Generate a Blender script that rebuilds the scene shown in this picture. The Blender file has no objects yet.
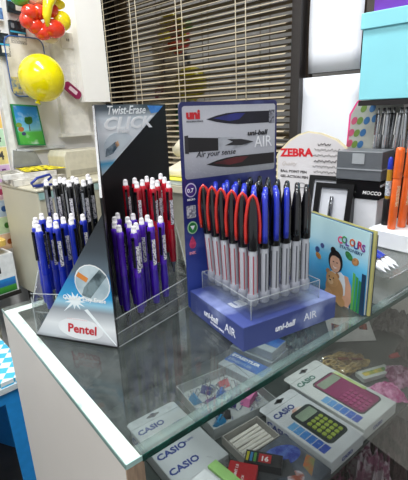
import bpy, math, random
from mathutils import Matrix, Vector
random.seed(7)
S = bpy.context.scene
COL = S.collection
PI = math.pi
R = math.radians

# ------------------------------------------------------------------ camera
cam = bpy.data.cameras.new('camera'); cam_o = bpy.data.objects.new('camera', cam); COL.objects.link(cam_o)
fw = Vector((0.596, 0.746, -0.297)).normalized()
rt = Vector((0.774, -0.633, -0.037)); rt = (rt - fw * rt.dot(fw)).normalized()
up = rt.cross(fw)
mw = Matrix.Identity(4)
for i in range(3):
    mw[i][0] = rt[i]; mw[i][1] = up[i]; mw[i][2] = -fw[i]
mw.translation = Vector((-0.121, -0.276, 0.298))
cam_o.matrix_world = mw
cam.sensor_fit = 'HORIZONTAL'; cam.sensor_width = 36; cam.lens = 36 * 409.4 / 408
cam.clip_start = 0.01
S.camera = cam_o
# ------------------------------------------------------------------ world, lights, exposure
w = bpy.data.worlds.new('world'); S.world = w; w.use_nodes = True
w.node_tree.nodes['Background'].inputs[0].default_value = (0.93, 0.97, 1.0, 1)
w.node_tree.nodes['Background'].inputs[1].default_value = 0.42
S.view_settings.view_transform = 'Standard'; S.view_settings.look = 'None'
S.view_settings.gamma = 1; S.view_settings.use_curve_mapping = False
S.view_settings.exposure = 0.5

TH = R(9)
A0 = Vector((0.965, 0.609, 0))
EX = Vector((math.cos(TH), math.sin(TH), 0)); EY = Vector((-math.sin(TH), math.cos(TH), 0))
def room(a, b, z): return A0 + EX * a + EY * b + Vector((0, 0, z))
ROOM = Matrix.Translation(A0) @ Matrix.Rotation(TH, 4, 'Z')

def area(name, loc, sx, sy, power, rot=(0, 0, 0), col=(1, 1, 1)):
    l = bpy.data.lights.new(name, 'AREA'); l.shape = 'RECTANGLE'; l.size = sx; l.size_y = sy; l.energy = power; l.color = col
    o = bpy.data.objects.new(name, l); COL.objects.link(o); o.location = loc; o.rotation_euler = rot
    return o
area('ceiling_tube_light', room(-0.75, 0.0, 1.66), 0.25, 1.3, 22.5, (0, 0, TH), (0.97, 0.99, 1))
area('ceiling_tube_light', room(-1.9, -0.6, 1.66), 0.25, 1.3, 21, (0, 0, TH), (0.97, 0.99, 1))

# ------------------------------------------------------------------ materials
def lin(h):
    if isinstance(h, (tuple, list)): return tuple(h)[:3]
    h = h.lstrip('#'); v = [int(h[i:i + 2], 16) / 255 for i in (0, 2, 4)]
    return tuple(x / 12.92 if x <= 0.04045 else ((x + 0.055) / 1.055) ** 2.4 for x in v)
MC = {}
def mat(c, rough=0.5, metal=0.0, var=0.06, scale=40, bump=0.0, emit=0, coat=0, c2=None, lo=0.4, hi=0.6, trans=0, alpha=1, stretch=None, key=None):
    k = (str(c), rough, metal, var, scale, bump, emit, coat, str(c2), lo, hi, trans, alpha, str(stretch))
    if k in MC: return MC[k]
    m = bpy.data.materials.new(key or 'paint'); m.use_nodes = True; nt = m.node_tree; N = nt.nodes; L = nt.links
    b = N['Principled BSDF']
    a = lin(c); d = lin(c2) if c2 else tuple(max(0, x * (1 - var * 2)) for x in a)
    tc = N.new('ShaderNodeTexCoord'); mp = N.new('ShaderNodeMapping'); no = N.new('ShaderNodeTexNoise'); cr = N.new('ShaderNodeValToRGB')
    if stretch: mp.inputs['Scale'].default_value = stretch
    L.new(tc.outputs['Object'], mp.inputs[0]); L.new(mp.outputs[0], no.inputs['Vector'])
    no.inputs['Scale'].default_value = scale; no.inputs['Detail'].default_value = 4
    cr.color_ramp.elements[0].position = lo; cr.color_ramp.elements[1].position = hi
    cr.color_ramp.elements[0].color = (*d, 1); cr.color_ramp.elements[1].color = (*a, 1)
    L.new(no.outputs['Fac'], cr.inputs[0]); L.new(cr.outputs[0], b.inputs['Base Color'])
    b.inputs['Roughness'].default_value = rough; b.inputs['Metallic'].default_value = metal
    b.inputs['Coat Weight'].default_value = coat
    b.inputs['Alpha'].default_value = alpha
    if trans: b.inputs['Transmission Weight'].default_value = trans
    if emit:
        L.new(cr.outputs[0], b.inputs['Emission Color']); b.inputs['Emission Strength'].default_value = emit
    if bump:
        bp = N.new('ShaderNodeBump'); bp.inputs['Strength'].default_value = bump; bp.inputs['Distance'].default_value = 0.002
        L.new(no.outputs['Fac'], bp.inputs['Height']); L.new(bp.outputs[0], b.inputs['Normal'])
    MC[k] = m
    return m
def glass(tint=(0.93, 0.97, 0.95), rough=0.02, ior=1.45, haze=0.0, hz=(0.8, 0.85, 0.85), key='clear_glass'):
    m = bpy.data.materials.new(key); m.use_nodes = True; nt = m.node_tree; N = nt.nodes; L = nt.links
    N.remove(N['Principled BSDF']); out = N['Material Output']
    t = N.new('ShaderNodeBsdfTransparent'); t.inputs[0].default_value = (*tint, 1)
    g = N.new('ShaderNodeBsdfGlossy'); g.inputs['Roughness'].default_value = rough; g.inputs[0].default_value = (1, 1, 1, 1)
    lw = N.new('ShaderNodeLayerWeight'); lw.inputs[0].default_value = 0.5
    pw = N.new('ShaderNodeMath'); pw.operation = 'POWER'; L.new(lw.outputs['Facing'], pw.inputs[0]); pw.inputs[1].default_value = 5
    f = N.new('ShaderNodeMapRange'); L.new(pw.outputs[0], f.inputs[0]); r0 = ((ior - 1) / (ior + 1)) ** 2; f.inputs['To Min'].default_value = r0; f.inputs['To Max'].default_value = 0.9
    mx = N.new('ShaderNodeMixShader'); L.new(f.outputs[0], mx.inputs[0])
    if haze:
        d = N.new('ShaderNodeBsdfDiffuse'); d.inputs[0].default_value = (*hz, 1)
        no = N.new('ShaderNodeTexNoise'); no.inputs['Scale'].default_value = 60; no.inputs['Detail'].default_value = 6
        tc = N.new('ShaderNodeTexCoord'); L.new(tc.outputs['Object'], no.inputs['Vector'])
        mr = N.new('ShaderNodeMapRange'); mr.inputs['From Min'].default_value = 0.35; mr.inputs['From Max'].default_value = 0.7
        mr.inputs['To Min'].default_value = haze * 0.5; mr.inputs['To Max'].default_value = haze * 1.6
        L.new(no.outputs['Fac'], mr.inputs[0])
        m2 = N.new('ShaderNodeMixShader'); L.new(mr.outputs[0], m2.inputs[0]); L.new(t.outputs[0], m2.inputs[1]); L.new(d.outputs[0], m2.inputs[2])
        L.new(m2.outputs[0], mx.inputs[1])
    else:
        L.new(t.outputs[0], mx.inputs[1])
    L.new(g.outputs[0], mx.inputs[2]); L.new(mx.outputs[0], out.inputs[0])
    return m
def gradient_mat(stops, axis=2, lo=0.0, hi=1.0, rough=0.3, noise=0.06, coat=0.3, nscale=14, c_noise='#ffffff'):
    """printed colour bands along one object axis"""
    m = bpy.data.materials.new('printed_card'); m.use_nodes = True; nt = m.node_tree; N = nt.nodes; L = nt.links; b = N['Principled BSDF']
    tc = N.new('ShaderNodeTexCoord'); sx = N.new('ShaderNodeSeparateXYZ'); L.new(tc.outputs['Object'], sx.inputs[0])
    mr = N.new('ShaderNodeMapRange'); mr.inputs['From Min'].default_value = lo; mr.inputs['From Max'].default_value = hi
    L.new(sx.outputs[axis], mr.inputs[0])
    cr = N.new('ShaderNodeValToRGB'); e = cr.color_ramp.elements
    while len(e) < len(stops): e.new(0.5)
    for i, (p, c) in enumerate(stops): e[i].position = p; e[i].color = (*lin(c), 1)
    L.new(mr.outputs[0], cr.inputs[0])
    no = N.new('ShaderNodeTexNoise'); no.inputs['Scale'].default_value = nscale; no.inputs['Detail'].default_value = 5; L.new(tc.outputs['Object'], no.inputs['Vector'])
    r2 = N.new('ShaderNodeMapRange'); r2.inputs['From Min'].default_value = 0.55; r2.inputs['From Max'].default_value = 0.75; r2.inputs['To Max'].default_value = noise * 5
    L.new(no.outputs['Fac'], r2.inputs[0])
    mx = N.new('ShaderNodeMix'); mx.data_type = 'RGBA'; L.new(r2.outputs[0], mx.inputs[0]); L.new(cr.outputs[0], mx.inputs[6]); mx.inputs[7].default_value = (*lin(c_noise), 1)
    L.new(mx.outputs[2], b.inputs['Base Color']); b.inputs['Roughness'].default_value = rough; b.inputs['Coat Weight'].default_value = coat
    return m

WHITE = mat('#f2f2f0', 0.5, key='white_paint')
BLACK = mat('#0b0b0d', 0.35, key='black_plastic')
STEEL = mat('#b9bcc0', 0.25, 1.0, key='steel')
ACR = glass((0.965, 0.975, 0.975), 0.03, 1.3, 0.03, key='clear_acrylic')
RIM = mat('#dfe6e8', 0.1, 0, alpha=0.38, key='acrylic_edge')
GLASS_TOP = glass((0.93, 0.96, 0.95), 0.02, 1.5, 0.03, (0.7, 0.76, 0.75), key='counter_glass')
GLASS_FR = glass((0.93, 0.94, 0.94), 0.03, 1.45, 0.006, (0.6, 0.62, 0.64), key='counter_front_glass')
GREEN_EDGE = mat('#12453d', 0.15, 0, var=0.2, coat=0.5, key='green_glass_edge')
WRAP = glass((0.97, 0.97, 0.97), 0.10, 1.45, 0.03, (0.85, 0.85, 0.85), key='clear_wrap')

# ------------------------------------------------------------------ mesh building
PAN = Matrix.Rotation(PI / 2, 4, 'X')      # (x, y, z) -> (x, -z, y): drawing plane upright, facing -Y
def T(x, y, z): return Matrix.Translation((x, y, z))
def RZ(a): return Matrix.Rotation(a, 4, 'Z')
class MB:
    def __init__(s): s.v = []; s.f = []; s.sm = []
    def add(s, vs, fs, M=None, smooth=False):
        o = len(s.v)
        for p in vs:
            p = Vector(p); s.v.append(tuple(M @ p if M else p))
        for f in fs: s.f.append([o + i for i in f]); s.sm.append(smooth)
        return s
    def box(s, a, b, M=None, ch=0.0):
        x0, y0, z0 = a; x1, y1, z1 = b
        if ch:
            P = [(x0 + ch, y0), (x1 - ch, y0), (x1, y0 + ch), (x1, y1 - ch), (x1 - ch, y1), (x0 + ch, y1), (x0, y1 - ch), (x0, y0 + ch)]
            n = 8; vs = []
            I = [(min(max(x, x0 + ch), x1 - ch), min(max(y, y0 + ch), y1 - ch)) for x, y in P]
            for q, z in ((I, z0), (P, z0 + ch), (P, z1 - ch), (I, z1)): vs += [(x, y, z) for x, y in q]
            fs = [[i + n * k, (i + 1) % n + n * k, (i + 1) % n + n * (k + 1), i + n * (k + 1)] for k in range(3) for i in range(n)]
            fs += [list(range(n))[::-1], list(range(3 * n, 4 * n))]
            return s.add(vs, fs, M)
        vs = [(x0, y0, z0), (x1, y0, z0), (x1, y1, z0), (x0, y1, z0), (x0, y0, z1), (x1, y0, z1), (x1, y1, z1), (x0, y1, z1)]
        return s.add(vs, [[0, 3, 2, 1], [4, 5, 6, 7], [0, 1, 5, 4], [1, 2, 6, 5], [2, 3, 7, 6], [3, 0, 4, 7]], M)
    def prism(s, poly, z0, z1, M=None):
        n = len(poly); a = sum(poly[i][0] * poly[(i + 1) % n][1] - poly[(i + 1) % n][0] * poly[i][1] for i in range(n))
        if a < 0: poly = poly[::-1]
        vs = [(x, y, z0) for x, y in poly] + [(x, y, z1) for x, y in poly]
        return s.add(vs, [list(range(n))[::-1], list(range(n, 2 * n))] + [[i, (i + 1) % n, n + (i + 1) % n, n + i] for i in range(n)], M)
    def lathe(s, prof, M=None, n=14, smooth=True):
        vs = []; fs = []
        for r, z in prof:
            for i in range(n): a = 2 * PI * i / n; vs.append((r * math.cos(a), r * math.sin(a), z))
        for k in range(len(prof) - 1):
            for i in range(n): fs.append([k * n + i, k * n + (i + 1) % n, (k + 1) * n + (i + 1) % n, (k + 1) * n + i])
        s.add(vs, fs, M, smooth)
        if prof[0][0] > 1e-5: s.add([vs[i] for i in range(n)], [list(range(n))[::-1]], M)
        if prof[-1][0] > 1e-5: s.add([vs[-n + i] for i in range(n)], [list(range(n))], M)
        return s
    def tube(s, pts, r, M=None, n=8, flat=1.0):
        pts = [Vector(p) for p in pts]; vs = []; fs = []; rs = r if isinstance(r, (list, tuple)) else [r] * len(pts)
        nrm = None
        for k, p in enumerate(pts):
            t = (pts[min(k + 1, len(pts) - 1)] - pts[max(k - 1, 0)]).normalized()
            if nrm is None:
                nrm = t.orthogonal().normalized()
                if abs(t.z) > 0.9: nrm = Vector((1, 0, 0)); nrm = (nrm - t * nrm.dot(t)).normalized()
            else: nrm = (nrm - t * nrm.dot(t)).normalized()
            bn = t.cross(nrm)
            for i in range(n):
                a = 2 * PI * i / n; vs.append(p + nrm * math.cos(a) * rs[k] + bn * math.sin(a) * rs[k] * flat)
        m = len(pts)
        for k in range(m - 1):
            for i in range(n): fs.append([k * n + i, k * n + (i + 1) % n, (k + 1) * n + (i + 1) % n, (k + 1) * n + i])
        fs += [list(range(n))[::-1], list(range((m - 1) * n, m * n))]
        return s.add(vs, fs, M, True)
    def ball(s, c, r, M=None, n=16, tip=0.0):
        rx, ry, rz = r if isinstance(r, (tuple, list)) else (r, r, r)
        prof = []; m = n // 2 + 2
        for k in range(m + 1):
            a = PI * k / m; q = math.sin(a); z = -math.cos(a)
            if tip and z < 0: q *= 1 - tip * (z * z) * 0.5; 
            prof.append((max(q, 1e-6), z))
        MM = Matrix.Translation(c) @ Matrix.Diagonal((rx, ry, rz, 1))
        return s.lathe(prof, (M @ MM) if M else MM, n)
    def build(s, name, m, parent=None, bev=0):
        me = bpy.data.meshes.new(name); me.from_pydata(s.v, [], s.f); me.update()
        for p, q in zip(me.polygons, s.sm): p.use_smooth = q
        me.materials.append(m)
        o = bpy.data.objects.new(name, me); COL.objects.link(o)
        if parent: o.parent = parent
        if bev:
            b = o.modifiers.new('bevel', 'BEVEL'); b.width = bev; b.segments = 2; b.limit_method = 'ANGLE'
        return o
def thing(name, label, cat, loc=(0, 0, 0), rz=0.0, group=None, rot=None):
    o = bpy.data.objects.new(name, None); COL.objects.link(o); o.empty_display_size = 0.02
    o.location = loc; o.rotation_euler = rot if rot else (0, 0, rz)
    o['label'] = label; o['category'] = cat
    if group: o['group'] = group
    return o
def tag(o, label, cat, group=None):
    o['label'] = label; o['category'] = cat
    if group: o['group'] = group
    return o
def struct(o): o['kind'] = 'structure'; return o
def clone(root, label, loc, rz=None, group=None, rot=None):
    def cp(o, par):
        c = o.copy(); COL.objects.link(c)
        if par: c.parent = par; c.matrix_parent_inverse = o.matrix_parent_inverse.copy()
        for ch in o.children: cp(ch, c)
        return c
    r = cp(root, None); r.location = loc; r['label'] = label
    if rot: r.rotation_euler = rot
    elif rz is not None: r.rotation_euler = (0, 0, rz)
    if group: r['group'] = group
    return r
def text(s, size, m, parent, M, name='lettering', ext=0.0002, bold=0.0, shear=0.0, align='LEFT', sx=1.0):
    c = bpy.data.curves.new('lettering', 'FONT'); c.body = s; c.size = size; c.extrude = ext; c.offset = bold * size; c.shear = shear; c.align_x = align; c.resolution_u = 2
    t = bpy.data.objects.new('tmp', c); COL.objects.link(t)
    bpy.context.view_layer.update()
    me = bpy.data.meshes.new_from_object(t.evaluated_get(bpy.context.evaluated_depsgraph_get()))
    bpy.data.objects.remove(t); bpy.data.curves.remove(c)
    me.transform(M @ Matrix.Diagonal((sx, 1, 1, 1))); me.materials.clear(); me.materials.append(m); me.name = name
    o = bpy.data.objects.new(name, me); COL.objects.link(o); o.parent = parent
    return o
def nest(t, host, names):
    """hang the named parts of a thing under its host part, as sub-parts"""
    h = [c for c in t.children if c.name.split('.')[0] == host][0]
    for c in list(t.children):
        if c is not h and c.name.split('.')[0] in names: c.parent = h
def oval(cx, cy, rx, ry, n=20, rot=0):
    return [(cx + rx * math.cos(a) * math.cos(rot) - ry * math.sin(a) * math.sin(rot), cy + rx * math.cos(a) * math.sin(rot) + ry * math.sin(a) * math.cos(rot)) for a in [2 * PI * i / n for i in range(n)]]
def art(name, poly, m, parent, M, z0=0.0, z1=0.0003):
    return MB().prism(poly, z0, z1, M).build(name, m, parent)

# ------------------------------------------------------------------ room shell
FZ = -0.9
struct(MB().box((-3.2, -3.0, FZ - 0.05), (0.35, 1.15, FZ), ROOM).build('floor', mat('#4a4640', 0.45, var=0.2, scale=6)))
struct(MB().box((-3.2, -3.0, 1.75), (0.35, 1.15, 1.8), ROOM).build('ceiling', mat('#e6e6e2', 0.8)))
struct(MB().box((-3.2, 0.976, FZ), (0.35, 1.05, 1.75), ROOM).build('wall_left', mat('#f4f2ee', 0.55, var=0.03, scale=5, bump=0.1)))
# window wall: solid below, above and to the right of the window opening
wb = MB()
wb.box((0.0, 0.0, FZ), (0.10, 0.976, -0.02), ROOM); wb.box((0.0, -1.9, FZ), (0.10, 0.0, 0.02), ROOM)
wb.box((0.0, -1.9, 1.45), (0.10, 0.976, 1.75), ROOM); wb.box((0.0, -1.9, 0.02), (0.1, -0.62, 1.45), ROOM)
struct(wb.build('wall_back', mat('#d6d2c8', 0.6, var=0.06, scale=6)))
fr = MB()
fr.box((-0.012, 0.0 - 0.03, 0.02), (0.06, 0.0, 1.45), ROOM)
fr.box((-0.012, 0.955, -0.02), (0.06, 0.976, 1.45), ROOM)
fr.box((-0.012, -0.62, 0.02), (0.06, -0.60, 1.45), ROOM)
fr.box((-0.012, -0.62, 1.42), (0.06, 0.976, 1.45), ROOM); fr.box((-0.03, 0.0, -0.04), (0.06, 0.976, -0.02), ROOM)
win = struct(fr.build('window_1', mat('#2a2523', 0.35, key='dark_frame')))
pane_m = bpy.data.materials.new('dark_window_glass'); pane_m.use_nodes = True
pb = pane_m.node_tree.nodes['Principled BSDF']; pb.inputs['Base Color'].default_value = (0.030, 0.018, 0.010, 1); pb.inputs['Roughness'].default_value = 0.04  # brown base colour stands in for the warm room reflection in the pane
pb.inputs['IOR'].default_value = 2.3
MB().box((0.03, -0.60, 0.0), (0.04, 0.955, 1.42), ROOM).build('pane', pane_m, win)
# column and trunking on the left wall
struct(MB().box((-0.17, 0.90, 0.36), (-0.04, 0.975, 1.75), ROOM).build('trim_1', mat('#f8f7f4', 0.5, var=0.004)))
tk = MB(); tk.box((-0.26, 0.945, 0.235), (-0.13, 0.975, 0.62), ROOM); tk.box((-0.275, 0.94, 0.220), (-0.118, 0.975, 0.235), ROOM)
struct(tk.build('trim_2', mat('#efece4', 0.5)))
ll_ = MB(); ll_.box((-0.50, 0.95, 0.02), (-0.478, 0.975, 0.50), ROOM); ll_.box((-0.47, 0.96, 0.175), (-0.26, 0.975, 0.187), ROOM)
struct(ll_.build('trim_3', mat('#e8eaea', 0.5)))

# ceiling lamps
lm = mat('#ffffff', 0.5, emit=6, var=0)
for i, (a, b) in enumerate([(-0.75, 0.0), (-1.9, -0.6)]):
    t = thing('ceiling_lamp', ['white tube ceiling lamp nearer the window', 'white tube ceiling lamp farther from the window'][i], 'lamp', room(a, b, 1.68), TH)
    MB().box((-0.06, -0.65, 0.03), (0.06, 0.65, 0.07)).build('lamp_housing', WHITE, t)
    for s in (-1, 1): MB().lathe([(0.013, -0.6), (0.013, 0.6)], T(s * 0.03, 0, 0.015) @ Matrix.Rotation(PI / 2, 4, 'X')).build('lamp_tube', lm, t)

# ------------------------------------------------------------------ venetian blind
bl = thing('venetian_blind', 'cream metal venetian blind lowered over the dark window', 'blind', room(-0.028, 0.49, 0.0), TH)
sl = MB(); z = 0.045
while z < 1.36:
    vs = []; n = 4
    for k in range(n + 1):
        u = (k / n - 0.5); xx = u * 0.020; zz = z + 0.3 * xx + 0.0018 * (1 - 4 * u * u) 
        vs += [(xx, -0.483, zz), (xx, 0.462, zz)]
    sl.add(vs, [[2 * k, 2 * k + 2, 2 * k + 3, 2 * k + 1] for k in range(n)], None, True)
    z += 0.0208
sl.build('slats', mat('#b9ac93', 0.38, var=0.1, scale=8), bl)
for y in (-0.34, -0.30, -0.06, -0.03, 0.19, 0.225, 0.40):
    MB().tube([(-0.012, y, 0.03), (-0.012, y, 1.37)], 0.0016, n=6).build('ladder_cord', mat('#d8cdb6', 0.7), bl)
wd = MB()
for k in range(60): wd.ball((-0.02, 0.437 + 0.006 * (k % 2), 0.42 + k * 0.015), 0.0025, n=6)
wd.build('bead_chain', mat('#e8dfcb', 0.4), bl)
MB().box((-0.015, -0.483, 1.37), (0.015, 0.47, 1.40)).build('head_rail', mat('#cfc3aa', 0.4), bl)
MB().box((-0.011, -0.483, 0.024), (0.011, 0.462, 0.034)).build('bottom_rail', mat('#cfc3aa', 0.4), bl)

# papers taped on the window pane to the right
def sheet(label, y0, y1, z0, z1, x):
    o = MB(); n = 6; m = 5; vs = []; fs = []
    for j in range(m + 1):
        for i in range(n + 1):
            yy = y0 + (y1 - y0) * i / n; zz = z0 + (z1 - z0) * j / m
            vs.append((x - 0.004 * math.sin(i * 1.3 + j * 0.8) * (1 if 0 < j < m else 0.3), yy, zz))
    for j in range(m):
        for i in range(n): fs.append([j * (n + 1) + i, j * (n + 1) + i + 1, (j + 1) * (n + 1) + i + 1, (j + 1) * (n + 1) + i])
    o.add(vs, fs, ROOM, True)
    q = o.build('paper_sheet', mat('#eef0f6', 0.6, var=0.01, scale=6)); tag(q, label, 'paper')
    sol = q.modifiers.new('thickness', 'SOLIDIFY'); sol.thickness = 0.0008
sheet('upper white paper sheet taped on the dark window pane beside the blind', -0.043, -0.204, 0.400, 0.70, 0.02)
sheet('lower white paper sheet under the other one, above the white shop sign', -0.005, -0.212, 0.10, 0.388, 0.012)

# ------------------------------------------------------------------ display counter
ct = thing('display_counter', 'glass topped shop display counter with off-white side panel', 'counter', (0, 0, 0))
LX, LY = 1.0, 0.42
PANELW = mat('#d9d3cc', 0.5, var=0.03, scale=4)
MB().box((0, 0.002, FZ + 0.003), (0.018, LY, -0.0065)).build('side_panel', PANELW, ct)
MB().box((0.0, -0.0005, FZ + 0.003), (0.018, 0.002, -0.0065)).build('panel_edge', mat('#a98f78', 0.7, var=0.15, scale=30, stretch=(8, 8, 1)), ct)
MB().box((0.0, 0.0, -0.006), (LX, LY, 0.0)).build('glass_top', GLASS_TOP, ct)
MB().box((0.019, 0.010, -0.011), (LX - 0.019, 0.020, -0.0068)).build('front_rail', mat('#8fa5a2', 0.25, 0, alpha=0.38, var=0.1, scale=12), ct)
e = MB(); e.box((0.0165, -0.0012, -0.0074), (LX, 0.0, -0.0004))
e.build('glass_edge', GREEN_EDGE, ct)
MB().box((0.0, -0.0008, -0.006), (0.0165, 0.0, -0.0004)).build('corner_edge', mat('#a9c9c4', 0.2), ct)
e = MB(); e.box((-0.0008, 0.0, -0.006), (0.0, LY, -0.0004)); e.build('side_edge', mat('#7d9a94', 0.2), ct)
# white band glued along the left side and back-left end of the top
e = MB(); e.prism([(0.0005, 0.0), (0.0175, 0.0), (0.0185, LY - 0.02), (0.10, LY - 0.02), (0.10, LY), (0.0005, LY)], -0.0064, -0.0061)
e.build('white_tape', mat('#eef4f1', 0.4, var=0.1, scale=50, c2='#bfd3cd', lo=0.25, hi=0.42), ct)
MB().box((0.019, 0.001, -0.62), (LX - 0.02, 0.006, -0.0076)).build('front_glass', GLASS_FR, ct)
MB().box((0.018, LY - 0.018, FZ + 0.003), (LX - 0.018, LY, -0.0066)).build('back_panel', mat('#5a625f', 0.22, 0.2, var=0.15, scale=3), ct)
MB().box((LX - 0.018, 0.0, FZ + 0.003), (LX, LY, -0.0066)).build('end_panel', PANELW, ct)
MB().box((0.018, 0.012, -0.283), (LX - 0.018, LY - 0.019, -0.277)).build('display_shelf', mat('#4a5250', 0.35, var=0.15, scale=5), ct)
MB().box((0.018, 0.003, -0.64), (LX - 0.018, LY - 0.019, -0.62)).build('bottom_shelf', mat('#3a3a3a', 0.5), ct)
MB().box((0.018, 0.003, FZ + 0.003), (LX - 0.018, 0.02, -0.64)).build('kick_panel', PANELW, ct)
# steel bars added to stand in for the bright streak in the top glass
MB().box((0.330, LY - 0.034, -0.277), (0.348, LY - 0.019, -0.007)).build('streak_bar', STEEL, ct)
MB().box((0.70, LY - 0.034, -0.277), (0.718, LY - 0.019, -0.007)).build('streak_bar', STEEL, ct)

# ------------------------------------------------------------------ mechanical pencil display
D0 = Vector((0.086, 0.177, 0)); DL = Vector((0.016, 0.288, 0)); DR = Vector((0.235, 0.212, 0)); B1 = Vector((0.158, 0.325, 0)); B2 = B1 + 0.157 * Vector((0.974, 0.225, 0))
pd = thing('pencil_display', 'pencil display stand with silver and black header card, red lettered front flap and clear tray', 'display stand', D0)
def loc2(p): return (p[0] - D0[0], p[1] - D0[1])
def frame(p, q, z=0.0):
    """matrix of an upright drawing plane from p to q (x along p->q, y up, normal towards the viewer side)"""
    d = (q - p); a = math.atan2(d.y, d.x)
    return T(p.x - D0.x, p.y - D0.y, z) @ RZ(a) @ PAN
FH = frame(B1, B2)
W_, H_ = 0.157, 0.315
MB().prism([(0, 0), (W_, 0), (W_, H_), (0, H_)], -0.003, 0, FH).build('header_card', mat('#050506', 0.5), pd)
silver = gradient_mat([(0, '#e3e8ea'), (0.10, '#b9d9e6'), (0.20, '#4fb4de'), (0.26, '#e3edf1'), (0.45, '#d5dce1'), (0.62, '#f6f9fb'), (0.82, '#d6dde2'), (0.93, '#596068'), (1, '#3a3e45')], axis=2, lo=0.205, hi=0.315, noise=0.04)
hp = art('header_print', [(0.0, 0.208), (W_ - 0.002, H_), (0, H_)], silver, pd, FH)
# blue strip and round picture
art('blue_patch', [(0.112, H_ - 0.002), (0.150, H_ - 0.003), (0.137, 0.302), (0.120, 0.300)], mat('#5a9fe6', 0.3, c2='#2c6bc8', scale=40), pd, FH, 0.0003, 0.0005)
c_ = art('picture_circle', [p for p in oval(0.045, 0.250, 0.034, 0.0235) if p[1] > 0.208 + (p[0]) * 0.69 - 0.0], mat('#dde6ea', 0.3, c2='#b4c3cb', scale=15), pd, FH, 0.0003, 0.0006)
art('pencil_picture', [(0.012, 0.237), (0.028, 0.241), (0.040, 0.252), (0.035, 0.259), (0.015, 0.249)], mat('#8b9aa2', 0.4, c2='#3d5566', scale=80), pd, FH, 0.0006, 0.0008)
art('eraser_picture', [(0.036, 0.250), (0.043, 0.253), (0.040, 0.260), (0.034, 0.257)], mat('#e9b98f', 0.4), pd, FH, 0.0006, 0.0008)
text('Twist-Erase', 0.0185, mat('#ffffff', 0.4, var=0, emit=0), pd, T(0, 0, 0) @ FH @ T(0.022, 0.3005, 0.0006), bold=0.012, shear=0.35, sx=0.95)
text('CLICK', 0.026, mat('#ffffff', 0.4, var=0), pd, FH @ T(0.012, 0.278, 0.0006), bold=0.03, shear=0.3, sx=1.45)
text('Eraser', 0.010, mat('#ffffff', 0.4, var=0), pd, FH @ T(0.040, 0.2715, 0.0009), bold=0.012, shear=0.3)
nest(pd, 'header_card', ['header_print', 'blue_patch', 'picture_circle', 'pencil_picture', 'eraser_picture', 'lettering'])
# divider running back from the front corner
dv = MB(); d_ = (B1 - D0); Ld = d_.length - 0.001; FD = frame(D0, B1)
dv.prism([(0.0, 0.0), (Ld, 0.0), (Ld, 0.314), (0.002, 0.205)], -0.0015, 0.0015, FD); dv.build('divider', mat('#0c0b0d', 0.3), pd)
# front-left flap
FW = frame(DL, D0); Lw = (D0 - DL).length
wing = gradient_mat([(0, '#5f636b'), (0.05, '#c9ccd2'), (0.16, '#eceef1'), (0.30, '#9aa1a9'), (0.36, '#9fd3ea'), (0.42, '#37a5dc'), (0.55, '#1c7fbf'), (0.64, '#5f6f7c'), (0.8, '#39444d'), (1, '#20262b')], axis=2, lo=0.0, hi=0.17, noise=0.03, rough=0.2)
MB().prism([(0.0, 0.003), (Lw, 0.003), (Lw, 0.186)], 0, 0.0012, FW).build('front_flap', wing, pd)
MB().prism([(-0.001, 0.0), (Lw, 0.0), (Lw, 0.003), (-0.001, 0.003)], -0.001, 0.0014, FW).build('flap_foot', BLACK, pd)
art('glow_patch', oval(Lw * 0.58, 0.022, 0.036, 0.016), mat('#eef0f3', 0.25, var=0.01), pd, FW, 0.0012, 0.0014)
text('Pentel', 0.0185, mat('#c8142a', 0.4, var=0), pd, FW @ T(Lw * 0.42, 0.016, 0.0018), bold=0.022, shear=0.15)
text('. . . . . . . . . . .', 0.006, mat('#d3142c', 0.4, var=0), pd, FW @ T(Lw * 0.44, 0.036, 0.0018), name='small_print')
art('picture_rim', oval(Lw * 0.795, 0.092, 0.0265, 0.0265), mat('#f4f6f6', 0.3), pd, FW, 0.0012, 0.0015)
art('picture_circle', oval(Lw * 0.795, 0.092, 0.0250, 0.0250), mat('#c7d6dc', 0.3, c2='#a3b8c2', scale=30), pd, FW, 0.0015, 0.0017)
art('pencil_picture', [(Lw * 0.66, 0.074), (Lw * 0.76, 0.071), (Lw * 0.97, 0.104), (Lw * 0.90, 0.113), (Lw * 0.70, 0.086)], mat('#7f9298', 0.3, c2='#39494f', scale=60), pd, FW, 0.0017, 0.0019)
art('tip_picture', [(Lw * 0.62, 0.101), (Lw * 0.655, 0.107), (Lw * 0.76, 0.099), (Lw * 0.73, 0.093)], mat('#e0893a', 0.4), pd, FW, 0.0017, 0.0019)
star = []
for k in range(22):
    a = 2 * PI * k / 22; rr = (0.024 if k in (2, 3, 13, 14) else 0.013) if k % 2 == 0 else 0.006
    star.append((Lw * 0.56 + rr * math.cos(a) * 1.3, 0.064 + rr * math.sin(a)))
art('starburst', star, mat('#f3fbff', 0.3, var=0), pd, FW, 0.0012, 0.0015)
text('Quick & Easy Erase', 0.0085, mat('#ffffff', 0.4, var=0), pd, FW @ T(Lw * 0.42, 0.066, 0.0018), bold=0.012, shear=0.2, name='small_print')
art('light_ray', [(Lw * 0.66, 0.052), (Lw * 0.70, 0.054), (Lw - 0.001, 0.006), (Lw - 0.001, 0.004)], mat('#f4fafd', 0.3, var=0), pd, FW, 0.0012, 0.0014)
nest(pd, 'front_flap', ['flap_foot', 'glow_patch', 'lettering', 'small_print', 'picture_rim', 'picture_circle', 'pencil_picture', 'tip_picture', 'starburst', 'light_ray'])
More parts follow.
